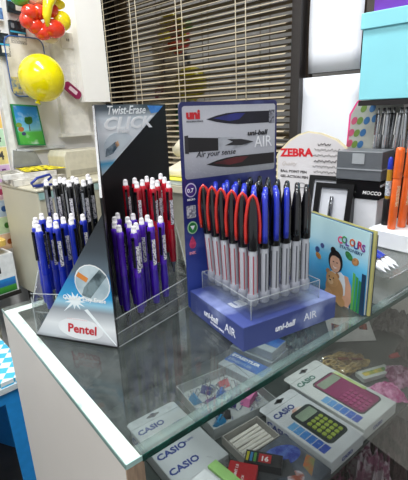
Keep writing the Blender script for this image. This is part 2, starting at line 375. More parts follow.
# clear tray: floor tiers, outer walls and bright edges
BL_ = Vector((0.085, 0.415, 0)); BM = Vector((0.185, 0.415, 0)); BR_ = Vector((0.312, 0.352, 0))
fl = MB(); fl.prism([loc2(p) for p in (D0, DR, B2 * 0.97 + B1 * 0.03, B1, BM, BL_, DL)], 0.0005, 0.003); fl.build('tray_floor', ACR, pd)
tr = MB()
def wall(mb, p, q, h0, h1, t=0.0016, z=0.0):
    L_ = (q - p).length; mb.prism([(0, 0), (L_, 0), (L_, h1), (0, h0)], -t, 0, frame(p, q, z))
wall(tr, D0, DR, 0.042, 0.050); wall(tr, DR, BR_, 0.05, 0.10); wall(tr, BL_, DL, 0.11, 0.05); wall(tr, BM, BL_, 0.11, 0.11)
wall(tr, DL, D0, 0.065, 0.075)
tr.build('tray_walls', ACR, pd)
rm_ = MB()
def line(mb, p, q, z0, z1, r=0.0007): mb.tube([(p.x - D0.x, p.y - D0.y, z0), (q.x - D0.x, q.y - D0.y, z1)], r, n=5)
line(rm_, D0, DR, 0.043, 0.051); line(rm_, D0, DR, 0.021, 0.026, 0.0005); line(rm_, D0, DR, 0.001, 0.001); line(rm_, DR, DR, 0.001, 0.06)
line(rm_, DR, BR_, 0.051, 0.10); line(rm_, DL, D0, 0.066, 0.076, 0.0006); line(rm_, DL, BL_, 0.05, 0.11); line(rm_, DL, DL, 0, 0.06)
line(rm_, DL + Vector((0.002, 0.004, 0)), D0, 0.036, 0.045, 0.0005)
rm_.build('tray_edges', RIM, pd)
tiers = MB()
tiers.prism([loc2(p) for p in (D0 + (DL - D0) * 0.12 + Vector((0.012, 0.03, 0)), Vector((0.135, 0.318, 0)), Vector((0.055, 0.375, 0)), DL + Vector((0.006, 0.005, 0)))], 0.010, 0.012)
tiers.prism([loc2(p) for p in (Vector((0.1, 0.183, 0)), Vector((0.228, 0.213, 0)), Vector((0.235, 0.225, 0)), Vector((0.165, 0.305, 0)))], 0.008, 0.010)
tiers.build('pencil_rack', ACR, pd)
back = MB()
back.prism([loc2(p) for p in (Vector((0.12, 0.333, 0)), Vector((0.15, 0.330, 0)), Vector((0.183, 0.411, 0)), Vector((0.087, 0.411, 0)))], 0.0565, 0.059)
back.prism([loc2(p) for p in (Vector((0.185, 0.245, 0)), Vector((0.235, 0.226, 0)), Vector((0.288, 0.335, 0)), Vector((0.175, 0.317, 0)))], 0.0525, 0.055)
back.build('raised_rack', ACR, pd)

def make_pencil(colname, c, cdark, label, group, loc):
    t = thing('mechanical_pencil', label, 'pencil', loc, 0, group)
    bm_ = mat(c, 0.16, 0, var=0.12, scale=60, coat=0.7, key='translucent_plastic'); dk = mat(cdark, 0.3, 0, var=0.1, coat=0.5)
    MB().lathe([(0.0012, 0), (0.0018, 0.006), (0.0040, 0.016), (0.0048, 0.019)], n=10).build('tip', mat('#8a8d92' if colname != 'black' else '#26272a', 0.25, 0.9), t)
    MB().lathe([(0.0048, 0.019), (0.0056, 0.028), (0.0054, 0.040), (0.0060, 0.050), (0.0054, 0.060), (0.0050, 0.072)], n=12).build('grip', dk, t)
    MB().lathe([(0.0049, 0.072), (0.0053, 0.076), (0.0053, 0.125), (0.0056, 0.128), (0.0056, 0.135), (0.0044, 0.1365)], n=12).build('barrel', bm_, t)
    cl = MB(); cl.box((-0.0018, -0.0078, 0.088), (0.0018, -0.0064, 0.130)); cl.box((-0.0018, -0.0078, 0.127), (0.0018, -0.004, 0.131)); cl.ball((0, -0.0064, 0.090), (0.0018, 0.0012, 0.003), n=8)
    cl.build('clip', mat('#2b2b30', 0.2, 0.6) if colname != 'black' else mat('#9b9ea3', 0.15, 0.9), t)
    MB().box((-0.0024, -0.0059, 0.080), (0.0024, -0.0050, 0.118), RZ(0.9)).build('printed_label', mat('#e5e2e6', 0.5, c2='#5a5868', scale=500, lo=0.45, hi=0.5), t)
    MB().lathe([(0.0037, 0.136), (0.0037, 0.1385), (0.0036, 0.1385), (0.0036, 0.1435), (0.0028, 0.1455), (0.001, 0.1462)], n=12).build('eraser', mat('#e3e0e2', 0.6, var=0.03), t)
    nest(t, 'barrel', ['printed_label', 'clip'])
    return t
def pencil_set(name, c, cd, base, pts, place):
    proto = None
    grp = name + ' mechanical pencils in the clear display'
    ang = {}
    order = sorted(range(len(pts)), key=lambda i: (pts[i][0] - 0.0) * 0.774 - (pts[i][1]) * 0.633)
    names = ['leftmost']
    for rank, i in enumerate(order):
        x, y = pts[i]
        if rank == 0: lb = '%s mechanical pencil, leftmost of its group %s' % (name, place)
        elif rank == len(order) - 1: lb = '%s mechanical pencil, rightmost of its group %s' % (name, place)
        else: lb = '%s mechanical pencil inside its group %s' % (name, place)
        loc = (x, y, base)
        rz = R(random.choice([-60, -30, -75, 15, -50, 60, -20]))
        if proto is None: proto = make_pencil(name, c, cd, lb, grp, loc); proto.rotation_euler = (0, 0, rz)
        else: clone(proto, lb, loc, rz)
pencil_set('purple', '#5a25c4', '#3a12a0', 0.0105, [(0.1589, 0.2843), (0.1436, 0.265), (0.1293, 0.2376), (0.1251, 0.2164), (0.1572, 0.2501), (0.1735, 0.2625), (0.1468, 0.2265), (0.1479, 0.2098), (0.1677, 0.2283), (0.1702, 0.2079), (0.1832, 0.2373), (0.1928, 0.2165), (0.137, 0.1975)], 'at the right front of the stand')
pencil_set('red', '#c3142a', '#a00d1e', 0.0555, [(0.19, 0.3079), (0.2088, 0.3109), (0.1901, 0.2722), (0.2063, 0.2831), (0.2312, 0.3102), (0.2283, 0.2882), (0.2032, 0.2486), (0.2189, 0.2595), (0.2632, 0.3172), (0.2443, 0.2772), (0.2231, 0.2347)], 'before the black card')
pencil_set('blue', '#2034c0', '#1028ae', 0.0125, [(0.0704, 0.3644), (0.0548, 0.3446), (0.0469, 0.3224), (0.0432, 0.2963), (0.0707, 0.3307), (0.0624, 0.3088), (0.0863, 0.3467), (0.0674, 0.2952), (0.0855, 0.3143), (0.1035, 0.3275), (0.0914, 0.2991), (0.1141, 0.3099)], 'behind the front flap')
pencil_set('black', '#141416', '#0c0c0e', 0.0595, [(0.0931, 0.3896), (0.1047, 0.3809), (0.1197, 0.3999), (0.1208, 0.3838), (0.1149, 0.3502), (0.1376, 0.3904), (0.1348, 0.3683), (0.132, 0.3346), (0.165, 0.3917), (0.1491, 0.3487)], 'on the raised back left tier')

# ------------------------------------------------------------------ rollerball display
bya = -0.154; bx, by = 0.203, 0.057
ud = thing('pen_display_box', 'blue cloud printed pen display box with tall header board and clear pen tray', 'display stand', (bx, by, 0), bya)
bw, bd, bh = 0.167, 0.141, 0.035
cloud = gradient_mat([(0, '#434f8e'), (0.5, '#38447f'), (1, '#333f86')], axis=2, lo=0, hi=0.2, noise=0.16, nscale=13, c_noise='#aebbe6', rough=0.35)
MB().box((0, 0, 0), (bw, bd, bh), None, 0.0008).build('base_box', cloud, ud)
WT = mat('#eef0fa', 0.4, var=0)
text('uni-ball', 0.012, WT, ud, PAN @ T(0.052, 0.013, 0.0004), bold=0.03, shear=0.2); text('AIR', 0.016, WT, ud, PAN @ T(0.104, 0.013, 0.0004), bold=0.0)
LSIDE = RZ(-PI / 2) @ PAN     # face looking towards -X
text('uni-ball', 0.013, WT, ud, T(0, bd, 0) @ LSIDE @ T(0.042, 0.012, 0.0004), bold=0.03, shear=0.2); text('AIR', 0.017, WT, ud, T(0, bd, 0) @ LSIDE @ T(0.098, 0.012, 0.0004))
text('MITSUBISHI PENCIL', 0.0042, WT, ud, T(0, bd, 0) @ LSIDE @ T(0.060, 0.006, 0.0004), name='small_print')
text('uni', 0.034, WT, ud, T(0.0215, 0.052, bh + 0.0003), bold=0.05)
nest(ud, 'base_box', ['lettering', 'small_print'])
# header board
MH = T(0, bd + 0.0055, 0)
FB = MH @ PAN
blue_board = gradient_mat([(0, '#35489c'), (0.3, '#29377f'), (0.5, '#22286c'), (1, '#20245f')], axis=2, lo=0.03, hi=0.3, noise=0.06, nscale=16, c_noise='#8d9be0')
def rrect(x0, y0, x1, y1, r, n=5):
    P = []
    for cx, cy, a0 in ((x1 - r, y1 - r, 0), (x0 + r, y1 - r, PI / 2), (x0 + r, y0 + r, PI), (x1 - r, y0 + r, 1.5 * PI)):
        for k in range(n + 1): a = a0 + PI / 2 * k / n; P.append((cx + r * math.cos(a), cy + r * math.sin(a)))
    return P
BW = 0.173
MB().prism(rrect(0.0, 0.0, BW, 0.313, 0.006), -0.003, 0, FB).build('header_board', blue_board, ud)
card = gradient_mat([(0, '#85878e'), (0.35, '#b9bac2'), (0.8, '#c9c9d1'), (1, '#b9bac4')], axis=2, lo=0.2, hi=0.31, noise=0.02, nscale=400)
art('grey_panel', rrect(0.0045, 0.206, BW - 0.0035, 0.3075, 0.004), card, ud, FB)
def bigpen(x0, x1, yc, h, cols, end=True):
    """printed pen pointing left"""
    body = [(x1, yc + h), (x0 + 0.055, yc + h), (x0 + 0.035, yc + h * 0.86), (x0 + 0.018, yc + h * 0.55), (x0, yc), (x0 + 0.018, yc - h * 0.5), (x0 + 0.035, yc - h * 0.8), (x0 + 0.055, yc - h), (x1, yc - h)]
    art('pen_picture', body, mat(cols[0], 0.35, var=0.15, scale=25), ud, FB, 0.0003, 0.0006)
    sh = [(x1 * 0.6 + x0 * 0.4, yc + h * 0.75), (x0 + 0.052, yc + h * 0.8), (x0 + 0.034, yc + h * 0.55), (x0 + 0.012, yc + 0.001), (x0 + 0.040, yc - h * 0.45), (x1 * 0.5 + x0 * 0.5, yc - h * 0.2)]
    art('cap_picture', sh, mat(cols[1], 0.35, c2=cols[0], scale=30, lo=0.3, hi=0.7), ud, FB, 0.0006, 0.0008)
bigpen(0.043, 0.157, 0.2885, 0.0088, ('#191528', '#2b2f80'))
art('ring_picture', [(0.157, 0.2785), (0.168, 0.2785), (0.168, 0.2985), (0.157, 0.2985)], mat('#9a9aa6', 0.3, c2='#55555f', scale=300), ud, FB, 0.0003, 0.0007)
bigpen(0.041, 0.168, 0.2245, 0.0085, ('#1c1518', '#6a1a22'))
# middle pen points right
art('pen_picture', [(0.007, 0.2655), (0.062, 0.2615), (0.062, 0.2435), (0.007, 0.2445)], mat('#171215', 0.35), ud, FB, 0.0003, 0.0006)
art('barrel_picture', [(0.062, 0.2625), (0.088, 0.2615), (0.112, 0.2565), (0.127, 0.2525), (0.112, 0.2475), (0.088, 0.2435), (0.062, 0.2425)], mat('#b7b9c0', 0.3, c2='#7a7c84', scale=30), ud, FB, 0.0003, 0.0006)
art('tip_picture', [(0.078, 0.2590), (0.104, 0.2575), (0.127, 0.2525), (0.104, 0.2485), (0.074, 0.2500), (0.088, 0.2545)], mat('#2a262b', 0.3), ud, FB, 0.0006, 0.0009)
art('ring_picture', [(0.006, 0.2675), (0.012, 0.2680), (0.012, 0.2425), (0.006, 0.2430)], mat('#2c272a', 0.3), ud, FB, 0.0006, 0.0009)
text('uni', 0.0165, mat('#c8202c', 0.4, var=0), ud, FB @ T(0.0105, 0.2905, 0.0006), bold=0.06, sx=1.1)
text('MITSUBISHI PENCIL', 0.0032, mat('#55565c', 0.4, var=0), ud, FB @ T(0.0105, 0.2855, 0.0006), name='small_print')
text('uni-ball', 0.0105, mat('#1c1c24', 0.4, var=0), ud, FB @ T(0.1145, 0.2620, 0.0012), bold=0.03, shear=0.2, sx=1.25)
text('AIR', 0.024, mat('#f4f4f8', 0.4, var=0), ud, FB @ T(0.128, 0.2435, 0.0012), bold=0.004, sx=0.95)
text('Air your sense', 0.0115, mat('#202027', 0.4, var=0), ud, FB @ T(0.024, 0.2365, 0.0006), bold=0.006, shear=0.25)
# badges down the left margin
art('round_badge', oval(0.0125, 0.190, 0.0095, 0.0105), mat('#cfc8e4', 0.4, var=0.02), ud, FB, 0.0003, 0.0005)
art('badge_centre', oval(0.0125, 0.190, 0.0078, 0.0088), mat('#4a2f86', 0.4), ud, FB, 0.0005, 0.0007)
text('0.7', 0.0085, WT, ud, FB @ T(0.0062, 0.1868, 0.0009), bold=0.02)
text('MICRO', 0.0042, WT, ud, FB @ T(0.0058, 0.1745, 0.0006), bold=0.02)
art('square_badge', rrect(0.0040, 0.148, 0.0195, 0.167, 0.002), mat('#c9cad2', 0.4, c2='#6d6e80', scale=300), ud, FB, 0.0003, 0.0005)
art('green_badge', oval(0.0125, 0.133, 0.0088, 0.0098), mat('#a9d2a8', 0.4), ud, FB, 0.0003, 0.0005)
art('badge_leaf', oval(0.0125, 0.133, 0.0070, 0.0080), mat('#2f8f46', 0.4, c2='#1d6a35', scale=200), ud, FB, 0.0005, 0.0007)
art('badge_arrow', [(0.0085, 0.136), (0.0165, 0.136), (0.0125, 0.129)], WT, ud, FB, 0.0007, 0.0009)
art('drop_badge', [(0.0115, 0.120), (0.0155, 0.113), (0.0175, 0.107), (0.0155, 0.1015), (0.0115, 0.100), (0.0075, 0.1015), (0.0055, 0.107), (0.0075, 0.113)], mat('#d1456e', 0.4, c2='#b23560', scale=200), ud, FB, 0.0003, 0.0005)
text('INK', 0.006, mat('#d88aa6', 0.4, var=0), ud, FB @ T(0.005, 0.091, 0.0006), bold=0.05, sx=1.1)
nest(ud, 'header_board', ['grey_panel', 'pen_picture', 'cap_picture', 'ring_picture', 'barrel_picture', 'tip_picture', 'lettering', 'small_print', 'round_badge', 'badge_centre', 'square_badge', 'green_badge', 'badge_leaf', 'badge_arrow', 'drop_badge'])
# clear tray: sloped skirt and ring cups
tz = 0.060
px0, py0, pxs, pys = 0.0325, 0.0225, 0.0182, 0.0205     # pen grid in the box's own frame
ty = MB()
skirt = [(0.020, 0.010), (0.142, 0.010), (0.142, 0.136), (0.020, 0.136)]
ty.prism(skirt, tz - 0.012, tz - 0.010); ty.build('pen_tray', ACR, ud)
ed = MB()
for a, b in zip(skirt, skirt[1:] + skirt[:1]): ed.tube([(a[0], a[1], tz + 0.003), (b[0], b[1], tz + 0.003)], 0.0006, n=5); ed.tube([(a[0], a[1], bh), (a[0], a[1], tz + 0.003)], 0.0006, n=5)
ed.build('tray_edges', RIM, ud)
CUPM = mat('#d4d7e4', 0.08, 0, alpha=0.42, coat=1.0, key='tray_cup')
for i in range(6):
    for j in range(6):
        if i > 0 and 0 < j: 
            continue
        cx, cy = px0 + i * pxs, py0 + j * pys
        MB().lathe([(0.0066, tz - 0.010), (0.0085, tz - 0.007), (0.0085, tz + 0.004), (0.0072, tz + 0.007)], T(cx, cy, 0), n=12).build('pen_cup', CUPM, ud)
sk = MB()
for a, b in zip(skirt, skirt[1:] + skirt[:1]):
    M_ = T(a[0], a[1], 0) @ RZ(math.atan2(b[1] - a[1], b[0] - a[0])) @ PAN; L_ = math.hypot(b[0] - a[0], b[1] - a[1])
    sk.prism([(0, bh + 0.0005), (L_, bh + 0.0005), (L_, tz + 0.003), (0, tz + 0.003)], -0.0008, 0, M_)
sk.build('tray_skirt', ACR, ud)

PENL = 0.1385
def make_pen(kind, c, label, group):
    t = thing('rollerball_pen', label, 'pen', (0, 0, 0), 0, group)
    bar = gradient_mat([(0, '#85878f'), (0.1, '#b9bbc4'), (1, '#c6c8d0')], axis=2, lo=0, hi=0.07, noise=0.02, nscale=200)
    MB().lathe([(0.0034, -0.0055), (0.0052, -0.004), (0.0058, 0.002), (0.0058, 0.068)], n=14).build('barrel', bar, t)
    ink = mat(c, 0.4)
    for k in range(5):
        a = 2 * PI * k / 5
        MB().box((-0.0007, -0.0062, 0.006), (0.0007, -0.0056, 0.060), RZ(a)).build('ink_stripe', mat('#b04450', 0.4) if kind == 'red' else mat('#4a4c56', 0.4), t)
    prof = [(0.0068, 0.067), (0.0072, 0.069), (0.0072, 0.104), (0.0068, 0.113), (0.0054, 0.124), (0.0036, 0.132), (0.0010, 0.1370), (0.0002, 0.1380)]
    MB().lathe(prof, n=14).build('cap', mat('#0d0c11', 0.25, coat=0.6), t)
    # arched clip wrapped over the cap
    pts = []
    outline = [(0.0088, 0.076), (0.0090, 0.085), (0.0092, 0.100), (0.0082, 0.113), (0.0064, 0.125), (0.0038, 0.134), (0.0, 0.1385)]
    L_ = [(-x, 0, z) for x, z in outline]; R_ = [(x, 0, z) for x, z in outline][:-1][::-1]
    R_ = R_[:4] if kind != 'red' else R_
    MB().tube(L_ + R_, [0.0022 if kind == 'red' else 0.0036] * len(L_ + R_), n=8).build('clip', mat(c, 0.25, coat=0.6), t)
    nest(t, 'barrel', ['ink_stripe']); nest(t, 'cap', ['clip'])
    return t
pens = {}
ROWN = ['front', 'second', 'third', 'fourth', 'fifth', 'back']
for i in range(6):
    for j in range(6):
        kind = 'red' if i == 0 else ('blue' if i in (1, 2) or (i == 3 and j < 2) else 'black')
        colr = {'red': '#d92a20', 'blue': '#2334b8', 'black': '#17171c'}[kind]
        lx, ly = px0 + i * pxs, py0 + j * pys
        p = Matrix.Rotation(bya, 4, 'Z') @ Vector((lx, ly, 0)) + Vector((bx, by, tz))
        colw = ['left', 'second left', 'third left', 'third right', 'second right', 'right'][i]
        lb = '%s capped silver rollerball pen, %s row, %s column of the tray' % (kind, ROWN[j], colw)
        lean = 0.07 * (j / 5) * (1 - i / 4) if i < 4 else 0.0
        ang = {'red': R(-39), 'blue': R(45), 'black': R(35)}[kind] + R(random.uniform(-9, 9))
        M_ = T(0, 0, 0) @ Matrix.Rotation(-lean - random.uniform(-.008, .008), 4, Vector((0.633, 0.774, 0))) @ RZ(ang)
        if kind not in pens:
            pens[kind] = make_pen(kind, colr, lb, kind + ' capped pens in the clear tray'); o = pens[kind]
        else: o = clone(pens[kind], lb, (0, 0, 0))
        o.location = p; o.rotation_euler = M_.to_euler()

# ------------------------------------------------------------------ notebook and booklets
n0 = Vector((0.440, 0.143, 0)); n1 = Vector((0.399, 0.004, 0)); nd = n1 - n0; nL = nd.length
nb = thing('notebook', 'sky blue notebook cover with a girl hugging a teddy bear, standing at the glass edge', 'notebook', n0, math.atan2(nd.y, nd.x))
HN = 0.130
cov = gradient_mat([(0, '#1c3f63'), (0.12, '#2f86b8'), (0.35, '#3aa3dc'), (0.55, '#6cc1e6'), (0.72, '#b5deea'), (1, '#c3e4e6')], axis=2, lo=0, hi=HN, noise=0.01, rough=0.25)
MB().box((0, 0, 0.001), (nL, 0.0008, HN)).build('front_cover', cov, nb)
MB().box((0.001, 0.0010, 0.002), (nL - 0.001, 0.0045, HN - 0.002)).build('pages', mat('#d8e2e2', 0.7), nb)
MB().box((0, 0.0047, 0.001), (nL, 0.0055, HN)).build('back_cover', mat('#2b5d86', 0.4), nb)
FN = PAN
cx = nL
for i, (ch, c) in enumerate(zip('COLOURS', ['#e0457d', '#3c9a52', '#6b3fa0', '#d8662b', '#2f3f8f', '#c8385a', '#7a3f8f'])):
    text(ch, 0.0155, mat(c, 0.4, var=0), nb, FN @ T(nL * 0.555 + i * 0.0085, HN - 0.030 + 0.0012 * ((i % 2) * 2 - 1), 0.0004), bold=0.03)
text('STATIONERY', 0.0066, mat('#39557a', 0.4, var=0), nb, FN @ T(nL * 0.59, HN - 0.038, 0.0004), bold=0.01, sx=1.25)
def na(name, poly, c, lv=1, **k): art(name, poly, mat(c, 0.45, **k), nb, FN, lv * 0.0002, lv * 0.0002 + 0.0002)
na('dress_picture', [(0.062, 0.0), (0.064, 0.036), (0.072, 0.050), (0.092, 0.052), (0.104, 0.047), (0.112, 0.030), (0.114, 0.0)], '#dfe9f0', 1)
na('arm_picture', [(0.108, 0.050), (0.116, 0.036), (0.118, 0.012), (0.112, 0.0), (0.096, 0.0), (0.092, 0.010), (0.104, 0.018), (0.104, 0.036), (0.100, 0.050)], '#d2a184', 2)
na('hair_picture', oval(0.0785, 0.066, 0.0165, 0.0185), '#1b1412', 2)
na('hair_bun_picture', oval(0.072, 0.083, 0.006, 0.0055), '#1b1412', 2)
na('face_picture', oval(0.0785, 0.0625, 0.0122, 0.0145), '#d8a98c', 3)
na('fringe_picture', [(0.0655, 0.066), (0.068, 0.077), (0.079, 0.081), (0.090, 0.077), (0.0915, 0.066), (0.087, 0.0735), (0.078, 0.0755), (0.070, 0.0735)], '#1b1412', 4)
na('eye_picture', oval(0.0745, 0.0650, 0.0018, 0.001, 8), '#2a1a14', 4); na('eye_picture', oval(0.0830, 0.0650, 0.0018, 0.001, 8), '#2a1a14', 4)
na('smile_picture', [(0.0735, 0.0575), (0.0790, 0.0540), (0.0845, 0.0575), (0.0790, 0.0560)], '#f2e6e2', 4)
na('bear_body_picture', oval(0.080, 0.020, 0.021, 0.022), '#b98d5c', 4)
na('bear_head_picture', oval(0.074, 0.0345, 0.0145, 0.0130), '#c69a68', 5)
na('bear_ear_picture', oval(0.063, 0.0450, 0.005, 0.0048, 10), '#a97c4e', 4); na('bear_ear_picture', oval(0.085, 0.0440, 0.005, 0.0048, 10), '#a97c4e', 4)
na('bear_muzzle_picture', oval(0.071, 0.0300, 0.0062, 0.0050, 12), '#e0bd90', 6); na('bear_nose_picture', oval(0.070, 0.0325, 0.0022, 0.0016, 8), '#22160f', 7)
na('bear_eye_picture', oval(0.0672, 0.0375, 0.0014, 0.0014, 8), '#22160f', 6); na('bear_eye_picture', oval(0.0775, 0.0375, 0.0014, 0.0014, 8), '#22160f', 6)
na('bear_leg_picture', oval(0.067, 0.008, 0.009, 0.008), '#c49a6a', 5); na('bear_leg_picture', oval(0.096, 0.004, 0.010, 0.008), '#b98d5c', 5)
for (x, y, c, rx, ry, ro) in ((0.045, 0.083, '#4a5a9c', .0048, .0042, 0), (0.033, 0.073, '#2d4f8e', .0060, .0052, 0.3), (0.036, 0.063, '#c98a3c', .0075, .005, -0.4), (0.107, 0.084, '#3f8a4a', .009, .0055, -0.5), (0.121, 0.079, '#c08a55', .0075, .006, 0.4)):
    na('balloon_picture', oval(x, y, rx, ry, 12, ro), c, 1, var=0.2, scale=200)
for k, (c, x) in enumerate((('#5fae4e', 0.118), ('#3f9a48', 0.1245), ('#2f8450', 0.131))):
    na('stripe_picture', [(x, 0.001), (x + 0.005, 0.001), (x + 0.0055, 0.060 - k * 0.004), (x + 0.0005, 0.062 - k * 0.004)], c, 2)
na('dark_panel_picture', [(0.1360, 0.001), (nL - 0.0005, 0.001), (nL - 0.0005, 0.066), (0.1365, 0.066)], '#1e3a57', 3)
nest(nb, 'front_cover', ['lettering'] + [c.name.split('.')[0] for c in nb.children if 'picture' in c.name])
# booklets right behind with yellow and navy backs
for k, (c, lb, dx, h) in enumerate((('#c9c27a', 'thin yellow backed booklet right behind the sky blue notebook', 0.0065, 0.1315), ('#23395e', 'thin navy booklet behind the yellow backed booklet', 0.0105, 0.125))):
    d = Vector((-nd.y, nd.x, 0)).normalized()
    t = thing('booklet', lb, 'booklet', n0 + d * dx + nd.normalized() * (0.004 - k * 0.002), math.atan2(nd.y, nd.x) )
    MB().box((0, 0, 0.001), (nL, 0.0006, h)).build('front_cover', mat(c, 0.4), t)
    MB().box((0.001, 0.0008, 0.002), (nL - 0.001, 0.0022, h - 0.003)).build('pages', mat('#d9d6c6', 0.7), t)
    MB().box((0, 0.0024, 0.001), (nL, 0.0030, h)).build('back_cover', mat(c, 0.4), t)

# ------------------------------------------------------------------ right part of the counter
def W(a, b, z=0): v = room(a, b, z); return (v.x, v.y, v.z)
# clear tray with pens lying in it
at = thing('acrylic_riser', 'low clear acrylic riser at the glass edge under the white block and loose pens', 'riser', (0.474, 0.005, 0))
MB().box((0, 0, 0.037), (0.246, 0.122, 0.040)).build('riser_top', ACR, at)
q = MB(); q.prism([(0, 0.0005), (0.246, 0.0005), (0.246, 0.037), (0, 0.037)], -0.003, 0, PAN); q.build('riser_front', ACR, at)
MB().box((0, 0.119, 0.0005), (0.246, 0.122, 0.037)).build('riser_back', ACR, at)
for z in (0.002, 0.0395): MB().tube([(0, 0, z), (0.246, 0, z)], 0.0009, n=5).build('bright_edge', RIM, at)
MB().tube([(0, 0.121, 0.0395), (0.246, 0.121, 0.0395)], 0.0008, n=5).build('bright_edge', RIM, at)
MB().box((0, 0, 0.040), (0.246, 0.0015, 0.048)).build('front_lip', ACR, at)
def ballpoint(name, label, col, group=None):
    t = thing(name, label, 'pen', (0, 0, 0), 0, group)
    MB().lathe([(0.0008, 0), (0.0022, 0.010), (0.0042, 0.014), (0.0044, 0.040)], n=10).build('grip', mat('#e8eaee', 0.3), t)
    MB().lathe([(0.0045, 0.040), (0.0047, 0.042), (0.0047, 0.122), (0.0038, 0.126)], n=10).build('barrel', mat(col, 0.25, coat=0.5), t)
    MB().lathe([(0.0046, 0.038), (0.0049, 0.039), (0.0049, 0.043), (0.0046, 0.044)], n=10).build('ring', STEEL, t)
    MB().box((-0.0014, -0.0072, 0.085), (0.0014, -0.0058, 0.122)).build('clip', STEEL, t)
    MB().lathe([(0.0022, 0.126), (0.0022, 0.136), (0.0014, 0.1375)], n=8).build('push_button', STEEL, t)
    return t
bp = None
for k, (x, y, a, c, lb) in enumerate([(0.477, 0.014, 55, '#2a3fb0', 'blue and white ballpoint lying on the clear riser, nearest the notebook'), (0.490, 0.014, 55, '#23252c', 'dark and white ballpoint lying on the clear riser between blue ones'), (0.503, 0.013, 55, '#2a3fb0', 'blue and white ballpoint lying on the clear riser, third from the notebook'), (0.516, 0.014, 55, '#2a3fb0', 'blue and white ballpoint lying on the clear riser, nearest the white block')]):
    o = ballpoint('ballpoint_pen', lb, c, 'ballpoints lying on the clear riser')
    o.location = (x, y, 0.0458); o.rotation_euler = (Matrix.Rotation(R(a), 4, 'Z') @ Matrix.Rotation(R(90), 4, 'Y') @ Matrix.Rotation(R(90), 4, 'Z')).to_euler()
# white block stand
wbk = tag(MB().box((0, 0, 0), (0.112, 0.082, 0.034), T(0.600, 0.036, 0.0405), 0.002).build('display_block', mat('#eef0f2', 0.35, var=0.02)), 'glossy white display block on the clear riser, carrying the orange pens', 'display block')
def marker(label, loc, c, group, tilt):
    t = thing('marker_pen', label, 'marker', loc, 0, group); t.rotation_euler = tilt; t.scale = (1, 1, 1.1)
    MB().lathe([(0.0070, 0), (0.0076, 0.002), (0.0076, 0.085), (0.0066, 0.087)], n=14).build('barrel', mat(c, 0.3, coat=0.4, key='orange'), t)
    MB().lathe([(0.0080, 0.087), (0.0082, 0.089), (0.0078, 0.132), (0.0070, 0.136), (0.0030, 0.1372)], n=14).build('cap', mat(c, 0.28, coat=0.4), t)
    MB().box((-0.0022, -0.0098, 0.098), (0.0022, -0.0074, 0.134)).build('clip', mat(c, 0.3), t)
    MB().box((-0.003, -0.0080, 0.040), (0.003, -0.0073, 0.075)).build('label', mat('#e9c6a4', 0.5, c2='#d66a25', scale=500), t)
    nest(t, 'cap', ['clip']); nest(t, 'barrel', ['label'])
    return t
marker('orange marker pen standing leftmost on the white block', (0.621, 0.083, 0.0750), '#e8641c', 'orange markers', (0, R(1), R(-30)))
marker('orange marker pen standing second on the white block', (0.645, 0.076, 0.0750), '#e8641c', 'orange markers', (0, R(2), R(-25)))
marker('orange marker pen standing rightmost on the white block', (0.672, 0.071, 0.0750), '#e8641c', 'orange markers', (0, R(0), R(-40)))
t = thing('gel_pen', 'black and amber gel pen with blue top, standing left of the orange markers', 'pen', (0.640, 0.106, 0.0750), 0)
MB().lathe([(0.0066, 0), (0.0066, 0.050), (0.0056, 0.052)], n=12).build('cap', BLACK, t)
MB().lathe([(0.0050, 0.052), (0.0050, 0.106), (0.0046, 0.108)], n=12).build('barrel', mat('#a88420', 0.2, coat=0.6), t)
MB().lathe([(0.0048, 0.108), (0.0050, 0.111), (0.0042, 0.128), (0.002, 0.131)], n=12).build('top', mat('#2237b4', 0.3), t)
MB().lathe([(0.0053, 0.058), (0.0053, 0.086)], n=12).build('label', mat('#d9dde2', 0.5, c2='#8c98a6', scale=300), t)

# ------------------------------------------------------------------ shop sign card
ZM = ROOM.to_3x3().to_4x4()
zs = thing('brand_sign', 'white rounded sign card with red lettering behind the pen display', 'sign', W(-0.300, -0.135), TH - PI / 2)
zw, zh = 0.190, 0.248
zp = [(0, 0), (zw, 0), (zw, 0.195), (zw - 0.008, 0.212), (zw - 0.030, 0.229), (zw - 0.070, 0.243), (zw - 0.105, 0.247), (0.060, 0.240), (0.035, 0.226), (0.008, 0.200), (0, 0.190)]
MB().prism(zp, -0.004, -0.0005, PAN).build('sign_back', mat('#e9dcb8', 0.3), zs)
zi = [(zw / 2 + (x - zw / 2) * 0.955, z * 0.985) for x, z in zp]
art('sign_face', zi, mat('#dcdadd', 0.4, var=0.03, scale=8, c2='#d2cccd', lo=0.3, hi=0.8), zs, PAN, -0.0005, 0.0002)
text('ZEBRA', 0.026, mat('#cf1526', 0.4, var=0), zs, PAN @ T(0.012, 0.186, 0.0004) @ RZ(R(2)), bold=0.045, sx=1.12)
text('Quality', 0.014, mat('#c3b9b4', 0.5, var=0), zs, PAN @ T(0.014, 0.164, 0.0004), shear=0.4)
text('BALL POINT PEN', 0.0085, mat('#2b2725', 0.4, var=0), zs, PAN @ T(0.012, 0.147, 0.0004), bold=0.03, sx=1.15)
text('GEL-ACTION PEN', 0.0085, mat('#2b2725', 0.4, var=0), zs, PAN @ T(0.012, 0.134, 0.0004), bold=0.03, sx=1.15)
INK = mat('#4a4442', 0.5, var=0)
for k in range(11):
    q = MB(); pts = []
    for i in range(26):
        x = 0.100 + i * 0.0029 + (0.004 if k % 2 else 0); pts.append((x, 0.217 - k * 0.0128 + 0.0026 * math.sin(i * 2.1 + k * 1.7) + 0.0012 * math.sin(i * 0.9 + k), 0.0006))
    if k in (0,): pts = pts[4:16]
    q.tube(pts, 0.0006 if k % 3 else 0.0010, PAN, n=4); q.build('handwriting', INK, zs)
